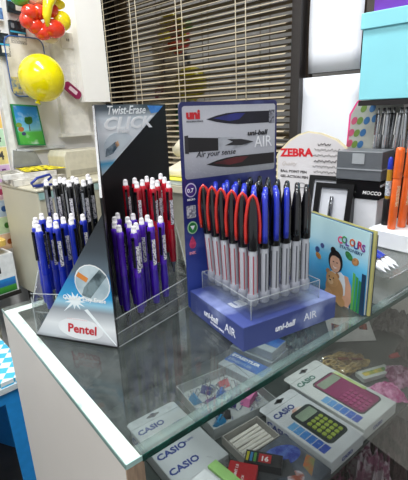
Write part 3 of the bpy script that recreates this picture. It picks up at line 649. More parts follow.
q = MB(); q.tube([(0.073 + 0.011 * math.cos(a), 0.117 + 0.006 * math.sin(a), 0.0006) for a in [i * PI / 8 for i in range(17)]], 0.0006, PAN, n=4); q.tube([(0.086, 0.117, 0.0006), (0.098, 0.118, 0.0006)], 0.0008, PAN, n=4); q.build('drawn_loop', INK, zs)
MB().box((zw * 0.3, 0.004, 0), (zw * 0.7, 0.040, 0.004)).build('sign_foot', mat('#d7cfc4', 0.5), zs)

nest(zs, 'sign_face', ['lettering', 'handwriting', 'drawn_loop'])
# open gift boxes with a silver pen in each
def gift(label, loc, rz, lean):
    t = thing('pen_gift_box', label, 'gift box', loc, 0); t.rotation_euler = (lean, 0, rz)
    q = MB(); q.prism(rrect(0, 0, 0.080, 0.105, 0.004), -0.018, 0, PAN); q.build('case', BLACK, t)
    fr_ = MB()
    for a, b in (((0, 0), (0.080, 0.010)), ((0, 0.095), (0.080, 0.105)), ((0, 0.010), (0.012, 0.095)), ((0.068, 0.010), (0.080, 0.095))): fr_.box((a[0], a[1], 0), (b[0], b[1], 0.006), PAN)
    fr_.build('rim', BLACK, t)
    art('insert', [(0.012, 0.010), (0.068, 0.010), (0.068, 0.095), (0.012, 0.095)], mat('#cfd1d8', 0.6, var=0.03), t, PAN, 0, 0.001)
    q = MB(); q.tube([(0.037, 0.018, 0.005), (0.037, 0.055, 0.005), (0.037, 0.078, 0.005)], [0.0040, 0.0044, 0.0036], PAN, n=10); q.build('silver_pen', mat('#8d9096', 0.2, 0.95), t)
    MB().tube([(0.037, 0.058, 0.0105), (0.037, 0.078, 0.0105)], 0.0010, PAN, n=5).build('pen_clip', mat('#2a2c30', 0.3, 0.8), t)
    return t
gift('open black gift box with white insert and silver pen, left of the box stack', W(-0.430, -0.305, 0.0455), TH - PI / 2 + R(4), R(-12))
gift('black gift box with white insert partly hidden behind another gift box', W(-0.345, -0.245, 0.0455), TH - PI / 2 + R(4), R(-12))
tag(MB().box((-0.445, -0.345, 0.001), (-0.325, -0.20, 0.045), ROOM, 0.001).build('carton', mat('#b9bbc0', 0.6)), 'plain grey carton under the two black gift boxes', 'box')

# stack of boxes behind
t = thing('storage_box', 'plain white cardboard box at the bottom of the box stack', 'box', W(-0.40, -0.352, 0.001), TH)
MB().box((0.0, -0.076, 0), (0.056, 0.0, 0.1195), None, 0.001).build('body', mat('#dcdee2', 0.6, var=0.02), t)
t = thing('black_carton', 'black cardboard box with small white lettering on top of the white box', 'box', W(-0.402, -0.346, 0.1215), TH)
MB().box((0.0, -0.085, 0), (0.064, 0.004, 0.036), None, 0.001).build('body', BLACK, t)
text('MOCCO', 0.0095, WHITE, t, RZ(-PI / 2) @ PAN @ T(0.052, 0.010, 0.0004), bold=0.02, shear=0.2); text('fine writing instruments', 0.0040, WHITE, t, RZ(-PI / 2) @ PAN @ T(0.000, 0.012, 0.0004))
MB().box((0.002, -0.087, 0.026), (0.066, 0.0, 0.0295)).build('white_band', mat('#c9ccd0', 0.4), t)
t = thing('grey_pen_box', 'closed grey lidded box with a pale label, topmost of the stack', 'box', W(-0.404, -0.346, 0.1585), TH)
G_ = mat('#63676c', 0.4, var=0.03); MB().box((0, -0.086, 0), (0.066, 0.004, 0.056), None, 0.001).build('body', G_, t)
MB().box((-0.001, -0.087, 0.020), (0.067, 0.005, 0.0225)).build('lid_line', mat('#a0a4a9', 0.4), t)
MB().box((-0.0012, -0.052, 0.032), (-0.0002, -0.028, 0.052)).build('label', mat('#a5a9ad', 0.5), t)
rk = thing('pen_rack', 'black pen rack behind the grey lidded box, full of silver pens', 'rack', W(-0.335, -0.337, 0.001), TH)
MB().box((0.0, -0.125, 0), (0.068, 0.0, 0.160), None, 0.001).build('body', BLACK, rk)
dc = thing('dotted_card', 'grey backing card with pink edge and coloured dots behind the silver pens', 'card', W(-0.2715, -0.304, 0.163), TH - PI / 2); dc.scale = (1.07, 1, 1.07)
dp = [(0.0, 0.0), (0.004, 0.05), (0.006, 0.110), (0.020, 0.135), (0.040, 0.150), (0.070, 0.160), (0.112, 0.158), (0.106, 0.10), (0.075, 0.0)]
MB().prism([(x - 0.004, z + 0.001) for x, z in dp[:6]] + [(0.06, 0.02)], 0.0, 0.001, PAN).build('card_back', mat('#ea3f8c', 0.4), dc)
MB().prism(dp, 0.001, 0.002, PAN).build('card_front', mat('#a8aba4', 0.4), dc)
for k, (x, z, c) in enumerate([(0.014, 0.098, 'p'), (0.009, 0.074, 'p'), (0.007, 0.052, 'p'), (0.050, 0.142, 'g'), (0.032, 0.122, 'g'), (0.026, 0.098, 'g'), (0.021, 0.073, 'g'), (0.018, 0.050, 'g'), (0.072, 0.148, 'b'), (0.050, 0.122, 'b'), (0.040, 0.098, 'b'), (0.034, 0.074, 'b'), (0.030, 0.050, 'b'), (0.088, 0.146, 'b'), (0.056, 0.102, 'b')]):
    art('dot', oval(x, z, 0.0058, 0.0084, 14, -0.5), mat({'p': '#b9506f', 'g': '#69863f', 'b': '#376a9d'}[c], 0.4), dc, PAN, 0.002, 0.0024)
nest(dc, 'card_front', ['dot'])
sp = None; k = 0
for a in range(4):
    for b in range(4):
        x, y = -0.327 + a * 0.0150, -0.385 - b * 0.0185
        lb = 'silver pen standing in the black rack, %s from front, %s line' % (['first', 'second', 'third', 'fourth'][a], ['left', 'middle left', 'middle right', 'right'][b])
        if sp is None:
            sp = thing('silver_pen', lb, 'pen', W(x, y, 0.1620), TH - PI / 2, 'silver pens in the black rack')
            MB().lathe([(0.001, 0), (0.0036, 0.008), (0.0045, 0.02), (0.0045, 0.044)], n=10).build('grip', BLACK, sp)
            MB().lathe([(0.0044, 0.044), (0.0048, 0.046), (0.0044, 0.118), (0.0030, 0.121)], n=10).build('barrel', mat('#c6c8cc', 0.25, 0.9), sp)
            q = MB(); q.box((-0.0013, -0.0075, 0.080), (0.0013, -0.0062, 0.122)); q.box((-0.0013, -0.0075, 0.119), (0.0013, -0.003, 0.1215)); q.build('clip', mat('#c4c6c9', 0.15, 1), sp)
            MB().lathe([(0.0018, 0.121), (0.0018, 0.131), (0.001, 0.132)], n=8).build('push_button', STEEL, sp)
            sp.rotation_euler = (R(2), R(3), TH - PI / 2)
        else: clone(sp, lb, W(x, y, 0.1620), rot=(R(random.uniform(-3, 3)), R(random.uniform(1, 6)), TH - PI / 2 + random.uniform(-.5, .5)))
# yellow card strip behind the stack
t = tag(MB().box((-0.255, -0.44, 0.001), (-0.250, -0.30, 0.20), ROOM).build('file_folder', mat('#e6dc3a', 0.5, c2='#f3f1e6', scale=9, lo=0.48, hi=0.52)), 'yellow and white file folder standing between the sign and the box stack', 'folder')

# shelf with turquoise and purple boxes
sh = thing('wall_shelf', 'dark wall shelf carrying the turquoise gift box', 'shelf', W(0, 0, 0), TH)
MB().box((-0.355, -0.98, 0.299), (-0.001, -0.358, 0.309)).build('board', mat('#1f1b1c', 0.4), sh)
for yy in (0.42, 0.9): 
    q = MB(); q.prism([(0, 0.299), (-0.18, 0.299), (-0.001, 0.20)], yy, yy + 0.006, Matrix.Rotation(PI / 2, 4, 'X') @ T(-0.001, 0, 0)); q.build('bracket', BLACK, sh)
tb = thing('gift_box', 'turquoise gift box with lid on the dark shelf', 'box', W(-0.36, -0.356, 0.310), TH)
TQ = mat('#8fdbe6', 0.5, var=0.02, scale=8)
MB().box((0.004, -0.30, 0.0), (0.25, -0.002, 0.128), None, 0.001).build('body', TQ, tb)
MB().box((0.0, -0.304, 0.128), (0.254, 0.002, 0.156), None, 0.001).build('lid', TQ, tb)
tb = thing('gift_box', 'purple gift box stacked on the turquoise one', 'box', W(-0.345, -0.368, 0.4668), TH)
PU = mat('#6a2fa3', 0.5, var=0.05)
MB().box((0.003, -0.28, 0.0), (0.23, -0.002, 0.12), None, 0.001).build('body', PU, tb); MB().box((0.0, -0.283, 0.12), (0.233, 0.001, 0.145), None, 0.001).build('lid', PU, tb)

# ------------------------------------------------------------------ things between the two displays
dk = thing('side_table', 'beige side table behind the counter with a paper stack', 'table', W(0, 0, 0), TH)
BE = mat('#b9b19c', 0.5, var=0.06, scale=8)
MB().box((-0.34, 0.10, 0.065), (-0.06, 0.61, 0.085)).build('table_top', BE, dk)
MB().box((-0.33, 0.11, FZ + 0.002), (-0.07, 0.13, 0.065)).build('side_board', BE, dk); MB().box((-0.33, 0.59, FZ + 0.002), (-0.07, 0.61, 0.065)).build('side_board', BE, dk)
MB().box((-0.325, 0.13, -0.25), (-0.31, 0.59, 0.065)).build('apron', mat('#8f8d80', 0.5, var=0.1, scale=12), dk)
tag(MB().box((-0.33, 0.11, 0.0865), (-0.12, 0.33, 0.100), ROOM).build('paper_stack', mat('#e8ebe6', 0.6, c2='#c9d3cd', scale=30)), 'stack of white paper on the beige side table', 'paper')
tag(MB().box((-0.335, 0.105, 0.1015), (-0.13, 0.32, 0.1035), ROOM).build('yellow_folder', mat('#e8e34a', 0.5)), 'thin yellow folder on the paper stack', 'folder')
ph = thing('cradle_phone', 'off-white desk telephone with rounded handset on the side table', 'telephone', W(-0.22, 0.20, 0.1045), TH)
CR = mat('#d5cdb8', 0.4, var=0.04)
MB().prism([(-0.08, 0), (0.08, 0), (0.08, 0.055), (0.0, 0.045), (-0.08, 0.022)], -0.09, 0.09, Matrix.Rotation(PI / 2, 4, 'X')).build('phone_body', CR, ph, 0.006)
MB().tube([(0.0, -0.105, 0.070), (0.0, -0.080, 0.088), (0.0, -0.03, 0.095), (0.0, 0.03, 0.095), (0.0, 0.080, 0.088), (0.0, 0.105, 0.070)], [0.022, 0.026, 0.016, 0.016, 0.026, 0.022], n=12).build('handset', CR, ph)
kp = MB()
for i in range(3):
    for j in range(4): kp.box((-0.065 + j * 0.014, -0.02 + i * 0.016, 0.022 + j * 0.0036), (-0.056 + j * 0.014, -0.008 + i * 0.016, 0.034 + j * 0.0036))
kp.build('keypad', mat('#6d6a60', 0.5), ph)

# ------------------------------------------------------------------ cream cabinet and the things on it
cc = thing('cream_cabinet', 'cream metal cabinet behind the blue pencils carrying papers and a printer', 'cabinet', W(0, 0, 0), TH)
CRM = mat('#c9c3ae', 0.45, var=0.05, scale=5)
MB().box((-0.57, 0.635, -0.36), (-0.12, 0.925, 0.060), None, 0.004).build('body', CRM, cc)
MB().box((-0.55, 0.65, FZ + 0.002), (-0.13, 0.90, -0.36)).build('shadow_base', mat('#1f1d1b', 0.6), cc)  # near-black block stands in for the dark shadow below the cabinet
MB().box((-0.576, 0.629, 0.060), (-0.114, 0.930, 0.070), None, 0.003).build('top', CRM, cc)
MB().box((-0.54, 0.632, -0.33), (-0.14, 0.6345, 0.030)).build('door', mat('#c4bea9', 0.45), cc)
MB().box((-0.52, 0.624, -0.12), (-0.508, 0.632, -0.02)).build('handle', mat('#8c887b', 0.4), cc)
MB().box((-0.568, 0.6305, 0.034), (-0.14, 0.6342, 0.058)).build('label_strip', mat('#8fb5b3', 0.5, c2='#b4cbc6', scale=20), cc)
pr = thing('label_printer', 'cream desktop printer on the cream cabinet', 'printer', W(-0.375, 0.775, 0.0710), TH)
MB().prism([(0, 0), (0.23, 0), (0.23, 0.090), (0.215, 0.100), (0.012, 0.104), (0.0, 0.085)], -0.13, 0, Matrix.Rotation(PI / 2, 4, 'X')).build('printer_body', mat('#cdc7b3', 0.45, var=0.05), pr, 0.004)
MB().box((0.02, -0.001, 0.008), (0.185, 0.0, 0.028)).build('paper_slot', mat('#a7a291', 0.5), pr)
MB().box((0.205, -0.0015, 0.045), (0.222, 0.0, 0.060)).build('control_panel', mat('#3a3a36', 0.4), pr)
# papers: irregular stack, each sheet group its own
def papers(name, lab, poly, z, c, h=0.002, cat='paper', **k):
    return tag(MB().prism(poly, z, z + h, ROOM).build(name, mat(c, 0.55, **k)), lab, cat)
papers('magazine', 'white magazine at the bottom of the pile on the cream cabinet', [(-0.585, 0.765), (-0.40, 0.735), (-0.385, 0.90), (-0.56, 0.93)], 0.0710, '#ddd9cf', 0.022, 'magazine', c2='#8f8a80', scale=30)
papers('magazine', 'glossy magazine with creased cover in the middle of the cabinet pile', [(-0.605, 0.800), (-0.43, 0.745), (-0.40, 0.885), (-0.58, 0.930)], 0.0935, '#e9e7e2', 0.018, 'magazine', c2='#b9b4aa', scale=25)
papers('printed_flyer', 'yellow and black printed flyer on top of the cabinet pile', [(-0.53, 0.790), (-0.385, 0.755), (-0.38, 0.91), (-0.50, 0.93)], 0.1150, '#f2df1e', 0.0015, 'flyer', c2='#3a2a12', scale=45, lo=0.44, hi=0.48)
papers('newspaper', 'folded grey newspaper sheet sticking out of the cabinet pile', [(-0.600, 0.83), (-0.54, 0.81), (-0.52, 0.915), (-0.58, 0.925)], 0.1118, '#b5b2ab', 0.0025, 'newspaper', c2='#6b6862', scale=60)
gb = thing('grey_box', 'grey flat box leaning on the wall behind the paper pile', 'box', W(-0.500, 0.945, 0.1172), TH)
MB().prism([(0, 0), (0.12, 0), (0.10, 0.05), (0.01, 0.068)], -0.025, 0, Matrix.Rotation(PI / 2, 4, 'X')).build('body', mat('#8c8f90', 0.5, var=0.06), gb)
# blue tape cutter on cabinet edge
bt = thing('tape_cutter', 'blue plastic tape cutter loop at the cabinet edge behind the black pencils', 'tape cutter', W(-0.53, 0.668, 0.0745), TH)
MB().tube([(0, 0.0, 0.004), (-0.040, -0.012, 0.006), (-0.046, -0.012, 0.016), (-0.02, -0.005, 0.030), (0.03, 0.0, 0.036), (0.036, 0, 0.026), (0, 0.0, 0.004)], 0.0045, n=8).build('loop', mat('#2b3f9e', 0.3), bt)
MB().box((-0.03, -0.011, -0.002), (0.03, -0.003, 0.006)).build('blade_holder', mat('#23327c', 0.3), bt)

# yellow-topped stand, cartons
ys = thing('wooden_stand', 'yellow topped wooden stand at the left edge of the photo', 'stand', W(0, 0, 0), TH)
q = MB(); q.prism(rrect(-0.90, 0.835, -0.618, 0.955, 0.02), -0.150, -0.130); q.build('top', mat('#d9b45a', 0.45, var=0.1, scale=10), ys)
for x, y in ((-0.88, 0.84), (-0.72, 0.84), (-0.88, 0.93), (-0.72, 0.93)): MB().box((x, y, FZ + 0.002), (x + 0.018, y + 0.018, -0.150)).build('leg', mat('#c9c5b4', 0.4, c2='#8f8a70', scale=30), ys)
MB().box((-0.90, 0.838, -0.355), (-0.600, 0.952, -0.340)).build('lower_shelf', mat('#2a2624', 0.5), ys)
papers('yellow_leaflet', 'bright yellow leaflet lying on the wooden stand', [(-0.75, 0.845), (-0.64, 0.84), (-0.635, 0.92), (-0.74, 0.93)], -0.1295, '#f0e21a', 0.0015, 'leaflet', c2='#fdf9d8', scale=25)
ct2 = thing('white_carton', 'white carton printed with a blue and green landscape under the wooden stand', 'carton', W(-0.690, 0.842, -0.339), TH)
MB().box((0, 0, 0), (0.085, 0.09, 0.155), None, 0.001).build('body', mat('#e3e4e4', 0.6), ct2)
MB().box((0.006, -0.0008, 0.004), (0.078, 0, 0.060)).build('landscape_print', gradient_mat([(0, '#1d6a2a'), (0.45, '#4c9a3c'), (0.55, '#2a5fa8'), (1, '#2f8fd0')], axis=2, lo=0, hi=0.06, noise=0.05, nscale=60, c_noise='#1c4a28'), ct2)
MB().box((0.005, -0.001, 0.085), (0.030, 0, 0.110)).build('black_print', BLACK, ct2)

# number poster on the left wall
np_ = thing('number_poster', 'pastel children number poster on the left wall', 'poster', W(-0.617, 0.972, 0.0), TH)
MB().box((0, -0.002, -0.32), (0.115, 0, 0.345)).build('sheet', mat('#efe9e2', 0.5), np_)
for k, (c, ch, tc_) in enumerate([('#f4cf6a', '3', '#d0701c'), ('#bfe3c4', '4', '#3a3a40'), ('#e6d58f', '4', '#444444'), ('#d9b8dc', '5', '#6a2f7a'), ('#e9c1cf', '6', '#b0305a'), ('#c5d8ea', '7', '#2d5a9a'), ('#cfe6b8', '8', '#3b7a2c'), ('#f0c9a4', '9', '#a0501c')]):
    z0 = 0.27 - k * 0.068
    MB().box((0.004, -0.0026, z0), (0.111, -0.002, z0 + 0.064)).build('number_cell', mat(c, 0.5), np_)
    text(ch, 0.045, mat(tc_, 0.5, var=0), np_, PAN @ T(0.076, z0 + 0.018, 0.0030), bold=0.02)
    art('picture_spot', oval(0.060, z0 + 0.03, 0.011, 0.012, 10), mat(tc_, 0.5), np_, PAN, 0.0028, 0.0032)

nest(np_, 'sheet', ['number_cell', 'lettering', 'picture_spot'])
# ------------------------------------------------------------------ left wall items
gp = thing('picture_book', 'green edged picture book with a tree and blue sky hung on the wall', 'book', W(-0.464, 0.955, 0.192), TH)
MB().prism([(0, 0.01), (0.112, 0.0), (0.100, 0.158), (-0.006, 0.165)], 0, 0.010, PAN).build('cover', mat('#1f8a4a', 0.4), gp)
pic = gradient_mat([(0, '#3f9f3a'), (0.35, '#57b44a'), (0.42, '#7fc4d8'), (0.7, '#2f8fce'), (1, '#1d6fb4')], axis=2, lo=0.0, hi=0.16, noise=0.12, nscale=22, c_noise='#e6f3f5')
art('cover_picture', [(0.006, 0.014), (0.106, 0.006), (0.095, 0.152), (0.0, 0.159)], pic, gp, PAN, 0.010, 0.0104)
for x, z, r, c in ((0.053, 0.100, 0.017, '#2f6f2c'), (0.046, 0.108, 0.009, '#3b8a34'), (0.060, 0.109, 0.010, '#357a30'), (0.018, 0.070, 0.012, '#b06a3a'), (0.012, 0.086, 0.012, '#7a9a3a'), (0.026, 0.052, 0.009, '#3a3f6a')): art('picture_detail', oval(x, z, r, r * .8, 12), mat(c, 0.5), gp, PAN, 0.0104, 0.0107)
art('picture_trunk', [(0.051, 0.062), (0.055, 0.062), (0.054, 0.095), (0.052, 0.095)], mat('#5a4028', 0.5), gp, PAN, 0.0104, 0.0106)
nest(gp, 'cover', ['cover_picture', 'picture_detail', 'picture_trunk'])
pch = thing('zip_pouch', 'clear zip pouch with blue piping hanging behind the yellow balloon', 'pouch', W(-0.452, 0.960, 0.385), TH)
MB().prism(rrect(0, 0, 0.155, 0.215, 0.03), 0, 0.004, PAN).build('pouch_body', mat('#d9d4cb', 0.4, c2='#b9b3a8', scale=14), pch)
MB().tube([(x, -0.005, z) for x, z in rrect(0, 0, 0.155, 0.215, 0.03) + [(0.155, 0.185)]], 0.0022, n=6).build('piping', mat('#2e5fa8', 0.4), pch)
MB().box((0.004, -0.008, 0.010), (0.040, -0.0045, 0.07)).build('inner_card', mat('#4f6f8c', 0.5, c2='#c9b86a', scale=60), pch)

yb = thing('balloon', 'large round yellow balloon in front of the white wall', 'balloon', W(-0.379, 0.850, 0.444), TH)
YEL = mat('#f2e205', 0.18, var=0.02, coat=0.8)
MB().ball((0, 0, 0), (0.084, 0.084, 0.086), Matrix.Rotation(R(-20), 4, 'Y'), n=32).build('skin', YEL, yb)
MB().lathe([(0.012, 0), (0.006, 0.010), (0.004, 0.014), (0.002, 0.02)], T(-0.031, 0, -0.092) @ Matrix.Rotation(R(20), 4, 'Y')).build('knot', YEL, yb)
bq = thing('balloon_bouquet', 'twisted balloon cluster of red, yellow and green balloons on the wall', 'balloon cluster', W(-0.306, 0.885, 0.660), TH); bq.scale = (1.12, 1.0, 1.12)
RD = mat('#e23a1e', 0.2, var=0.03, coat=0.8); YG = mat('#f6e21a', 0.2, var=0.02, coat=0.8)
def bb(name, c, r, m): MB().ball(c, r, n=18).build(name, m, bq)
for c, r in [((-0.060, -0.01, 0.010), (0.030, 0.026, 0.024)), ((-0.045, 0, -0.028), (0.030, 0.026, 0.026)), ((0.012, -0.02, -0.032), (0.040, 0.030, 0.030)), ((-0.020, 0, -0.045), (0.032, 0.028, 0.024)), ((-0.030, -0.01, 0.015), (0.026, 0.024, 0.024)), ((0.015, 0.0, 0.030), (0.032, 0.028, 0.026)), ((-0.070, 0.0, -0.014), (0.026, 0.024, 0.026))]: bb('red_balloon', c, r, RD)
bb('yellow_balloon', (0.058, 0, 0.0), (0.032, 0.028, 0.032), YG); bb('yellow_balloon', (0.040, 0, 0.050), (0.036, 0.026, 0.018), YG)
MB().tube([(-0.018, -0.035, -0.030), (-0.022, -0.045, 0.0), (-0.012, -0.045, 0.035), (0.012, -0.04, 0.065), (0.045, -0.03, 0.080), (0.075, -0.02, 0.070)], [0.006, 0.014, 0.017, 0.017, 0.015, 0.006], n=12).build('long_yellow_balloon', YG, bq)
bb('green_balloon', (-0.085, 0, 0.055), (0.034, 0.028, 0.030), mat('#4fae3a', 0.2, coat=0.8)); bb('cream_balloon', (-0.035, 0, 0.062), (0.036, 0.03, 0.028), mat('#efe3c4', 0.2, coat=0.8)); bb('cream_balloon', (0.02, 0.03, -0.056), (0.03, 0.02, 0.016), mat('#ead9b4', 0.2, coat=0.8))
MB().tube([(-0.02, 0.0, -0.06), (-0.01, 0.02, -0.085), (0.01, 0.05, -0.08)], 0.0015, n=5).build('tie_string', mat('#efe9dc', 0.6), bq)

sk_ = thing('wall_socket', 'white square wall socket below the balloon cluster', 'socket', W(-0.226, 0.976, 0.572), TH)
MB().prism(rrect(0, 0, 0.062, 0.058, 0.004), 0, 0.040, PAN).build('plate', mat('#e4dfd7', 0.4), sk_)
for x in (0.024, 0.032): MB().box((x, -0.0412, 0.026), (x + 0.004, -0.040, 0.036)).build('slot', mat('#8a8078', 0.5), sk_)

pg = thing('craft_punch', 'magenta hanging tool in plastic packaging beside the yellow balloon', 'tool', W(-0.250, 0.925, 0.368), TH); pg.scale = (1.3, 1, 1.3)
FT = PAN @ Matrix.Rotation(R(-38), 4, 'Z')
MB().prism(rrect(-0.004, -0.014, 0.062, 0.014, 0.012), 0, 0.008, T(0.006, 0, 0.048) @ FT).build('tool_body', mat('#8f1f4f', 0.35), pg)
MB().prism(rrect(0.014, -0.006, 0.046, 0.006, 0.002), 0.008, 0.009, T(0.006, 0, 0.048) @ FT).build('label', mat('#e9d3dc', 0.5), pg)
q = MB(); vs = []; 
for j in range(7):
    for i in range(7): vs.append((-0.01 + i * 0.016, 0.012 - 0.012 * math.sin(i * 1.9 + j * 1.1) - 0.004, -0.045 + j * 0.026 + 0.004 * math.sin(i * 2.0)))
q.add(vs, [[j * 7 + i, j * 7 + i + 1, (j + 1) * 7 + i + 1, (j + 1) * 7 + i] for j in range(6) for i in range(6)]); q.build('wrapper', WRAP, pg)

def ink(label, a, z, wd, ht, rot, proto=[]):
    loc = W(a, 0.965, z)
    if proto: return clone(proto[0], label, loc, rot=(0, rot, TH))
    t = thing('ink_cartridge_pack', label, 'ink pack', loc, 0, 'hanging ink cartridge packs'); t.rotation_euler = (0, rot, TH)
    MB().prism(rrect(0, -0.080, 0.062, 0, 0.003), 0, 0.009, PAN).build('pack', mat('#17191c', 0.35, c2='#2a3a44', scale=70), t)
    MB().box((0.001, -0.0095, -0.042), (0.061, -0.009, -0.036)).build('blue_band', mat('#3fa3c4', 0.4), t)
    MB().box((0.030, -0.0097, -0.068), (0.056, -0.009, -0.044)).build('label', mat('#d9d6cd', 0.5), t)
    MB().box((0.006, -0.0097, -0.026), (0.018, -0.009, -0.010)).build('print_left', mat('#7b8088', 0.5), t); MB().box((0.044, -0.0097, -0.024), (0.054, -0.009, -0.010)).build('print_right', mat('#7b8088', 0.5), t)
    MB().tube([(0.031, 0.009, 0.002), (0.031, -0.012, 0.002), (0.031, -0.020, 0.006)], 0.0016, n=6).build('hook', STEEL, t)
    proto.append(t); return t
ink('black and blue ink pack hanging just left of the balloon cluster', -0.420, 0.655, 0, 0, R(3))
ink('black and blue ink pack hanging lowest, at the left photo edge', -0.492, 0.608, 0, 0, R(2))
ink('black ink pack cut by the top edge of the photo', -0.412, 0.760, 0, 0, R(4))
t = thing('label_pack', 'white and blue label pack hanging at the top left corner', 'label pack', W(-0.500, 0.965, 0.648), TH)
MB().box((0, -0.010, 0), (0.062, 0, 0.16)).build('card', mat('#f0f1f3', 0.5), t); MB().box((0.001, -0.0106, 0.004), (0.061, -0.010, 0.042)).build('blue_print', mat('#274f86', 0.5, c2='#6a8fc0', scale=80), t)
tag(MB().box((-0.60, 0.90, 0.50), (-0.50, 0.972, 0.508), ROOM).build('glass_ledge', mat('#c8cac6', 0.4)), 'pale ledge on the wall under the hanging ink packs', 'ledge')

# ------------------------------------------------------------------ blue stool
st = thing('plastic_stool', 'blue plastic stool with blue and white checkered top cover', 'stool', (-0.012, 1.09, FZ + 0.001), R(4))
BLU = mat('#2a93e0', 0.35, var=0.04)
chk = bpy.data.materials.new('checkered_cover'); chk.use_nodes = True; nt = chk.node_tree
ckn = nt.nodes.new('ShaderNodeTexChecker'); ckn.inputs['Scale'].default_value = 34; ckn.inputs[1].default_value = (*lin('#4ec3ee'), 1); ckn.inputs[2].default_value = (*lin('#eef8fc'), 1)
tcn = nt.nodes.new('ShaderNodeTexCoord'); mpn = nt.nodes.new('ShaderNodeMapping'); mpn.inputs['Location'].default_value = (0.003, 0.003, 0.013); mpn.inputs['Rotation'].default_value = (0, 0, 0.6)
nt.links.new(tcn.outputs['Object'], mpn.inputs[0]); nt.links.new(mpn.outputs[0], ckn.inputs[0]); nt.links.new(ckn.outputs[0], nt.nodes['Principled BSDF'].inputs['Base Color'])
MB().prism(rrect(-0.125, -0.20, 0.125, 0.20, 0.04), 0.452, 0.470).build('checkered_top', chk, st)
MB().prism(rrect(-0.128, -0.203, 0.128, 0.203, 0.042), 0.434, 0.452).build('white_rim', mat('#e3eef2', 0.4), st)
for sx in (-1, 1):
    for sy in (-1, 1):
        q = MB(); A = [(sx * 0.120, sy * 0.195), (sx * 0.120, sy * 0.045), (sx * 0.112, sy * 0.045), (sx * 0.04, sy * 0.187), (sx * 0.04, sy * 0.195)]
        vs = [(x, y, 0.434) for x, y in A] + [(x * 1.08, y * 1.10, 0) for x, y in A]; n = 5
        q.add(vs, [list(range(n)), list(range(n, 2 * n))[::-1]] + [[i, n + i, n + (i + 1) % n, (i + 1) % n] for i in range(n)]); q.build('leg', BLU, st)
q = MB(); q.box((-0.120, -0.196, 0.395), (0.120, -0.188, 0.434)); q.box((-0.120, 0.188, 0.395), (0.120, 0.196, 0.434)); q.box((-0.122, -0.19, 0.395), (-0.114, 0.19, 0.434)); q.box((0.114, -0.19, 0.395), (0.122, 0.19, 0.434)); q.build('skirt', BLU, st)

# ------------------------------------------------------------------ goods under the glass
SZ = -0.2765     # top of the display shelf
def top_text(s, size, m, t, x, y, z, a=0, **k): return text(s, size, m, t, T(x, y, z + 0.0004) @ RZ(a), **k)
NAVY = mat('#2b3f86', 0.4, var=0)
def calc_box(label, x, y, rz, keys, casing, lx=0.097, ly=0.164, h=0.026, z=SZ, window=True, casio_dark=NAVY):
    t = thing('calculator_box', label, 'calculator box', (x, y, z), rz)
    MB().box((0, 0, 0), (lx, ly - 0.020, h), None, 0.001).build('carton', mat(casing, 0.4, var=0.03, scale=10), t)
    MB().prism([(0.0, ly - 0.020), (lx, ly - 0.020), (lx, ly - 0.004), (lx - 0.006, ly), (0.006, ly), (0, ly - 0.004)], h - 0.002, h).build('hang_tab', mat(casing, 0.4), t)
    for cx_, rx in ((lx * 0.5, 0.014), (lx * 0.5, 0.006)): MB().prism(oval(cx_, ly - 0.010, rx, 0.0035 if rx > .01 else 0.006, 14), h, h + 0.0004).build('hang_hole', mat('#54585c', 0.5), t)
    top_text('CASIO', 0.017, casio_dark, t, 0.006, ly - 0.042, h, bold=0.03, sx=1.1)
    text('CASIO', 0.017, NAVY, t, T(0, ly - 0.022, 0) @ LSIDE @ T(0.002, 0.006, 0.0004), bold=0.03, sx=1.1)
    top_text('JS-20TS', 0.006, NAVY, t, lx * 0.66, ly - 0.056, h) if not window else None
    if window:
        MB().prism(rrect(0.030, 0.022, lx - 0.010, ly - 0.050, 0.010), h, h + 0.0006).build('window_rim', mat('#33403c', 0.4), t)
        MB().prism(rrect(0.033, 0.025, lx - 0.013, ly - 0.053, 0.008), h + 0.0006, h + 0.001).build('calculator_face', mat(keys[0], 0.4), t)
        MB().prism(rrect(0.037, ly - 0.078, lx - 0.016, ly - 0.058, 0.003), h + 0.001, h + 0.0014).build('calculator_screen', mat('#8ea08a', 0.3), t)
        km = MB()
        for i in range(4):
            for j in range(5): km.prism(rrect(0.0375 + i * 0.0108, 0.029 + j * 0.0105, 0.0455 + i * 0.0108, 0.0365 + j * 0.0105, 0.002, 2), h + 0.001, h + 0.003)
        km.build('calculator_keys', mat(keys[1], 0.4), t)
        for j in range(6):
            MB().box((0.006, 0.018 + j * 0.0135, h), (0.026, 0.030 + j * 0.0135, h + 0.0004)).build('blue_square', mat(['#2f4fb0', '#2f62c0', '#3575c8', '#3f86cf', '#4f97d6', '#67a9dc'][j], 0.4, c2='#a9c6ea', scale=300, lo=0.3, hi=0.4), t)
        text('CASIO', 0.011, NAVY, t, PAN @ T(0.030, 0.008, 0.0004), bold=0.03)
        nest(t, 'calculator_face', ['calculator_screen', 'calculator_keys'])
    nest(t, 'carton', ['lettering', 'blue_square'])
    return t
t = calc_box('calculator box with black hanging window and green keys, nearer the counter end, in the case', 0.356, 0.013, R(-0.5), ('#2c3438', '#9db04a'), '#cfd3d6')
MB().prism(oval(0.055, 0.108, 0.017, 0.013, 18), 0.026, 0.0264).build('bubble_print', mat('#c98f7c', 0.4, c2='#e3d6cc', scale=60), t)
t = calc_box('calculator box with magenta calculator and green top, farther along in the case', 0.460, 0.016, R(-1.0), ('#8c1f5e', '#a83a76'), '#d3d8d6', 0.112, 0.190, casio_dark=mat('#1f6a5c', 0.4, var=0))
MB().prism([(0.030, 0.135), (0.108, 0.135), (0.108, 0.06), (0.098, 0.06), (0.098, 0.128)], 0.0262, 0.0268).build('green_print', mat('#a9c766', 0.4, c2='#cfe0a4', scale=40), t)
t = calc_box('pale grey calculator carton lying in the corner of the case below the pencil display', 0.140, 0.140, R(-2), ('#333', '#555'), '#c3c8cb', 0.104, 0.172, window=False)
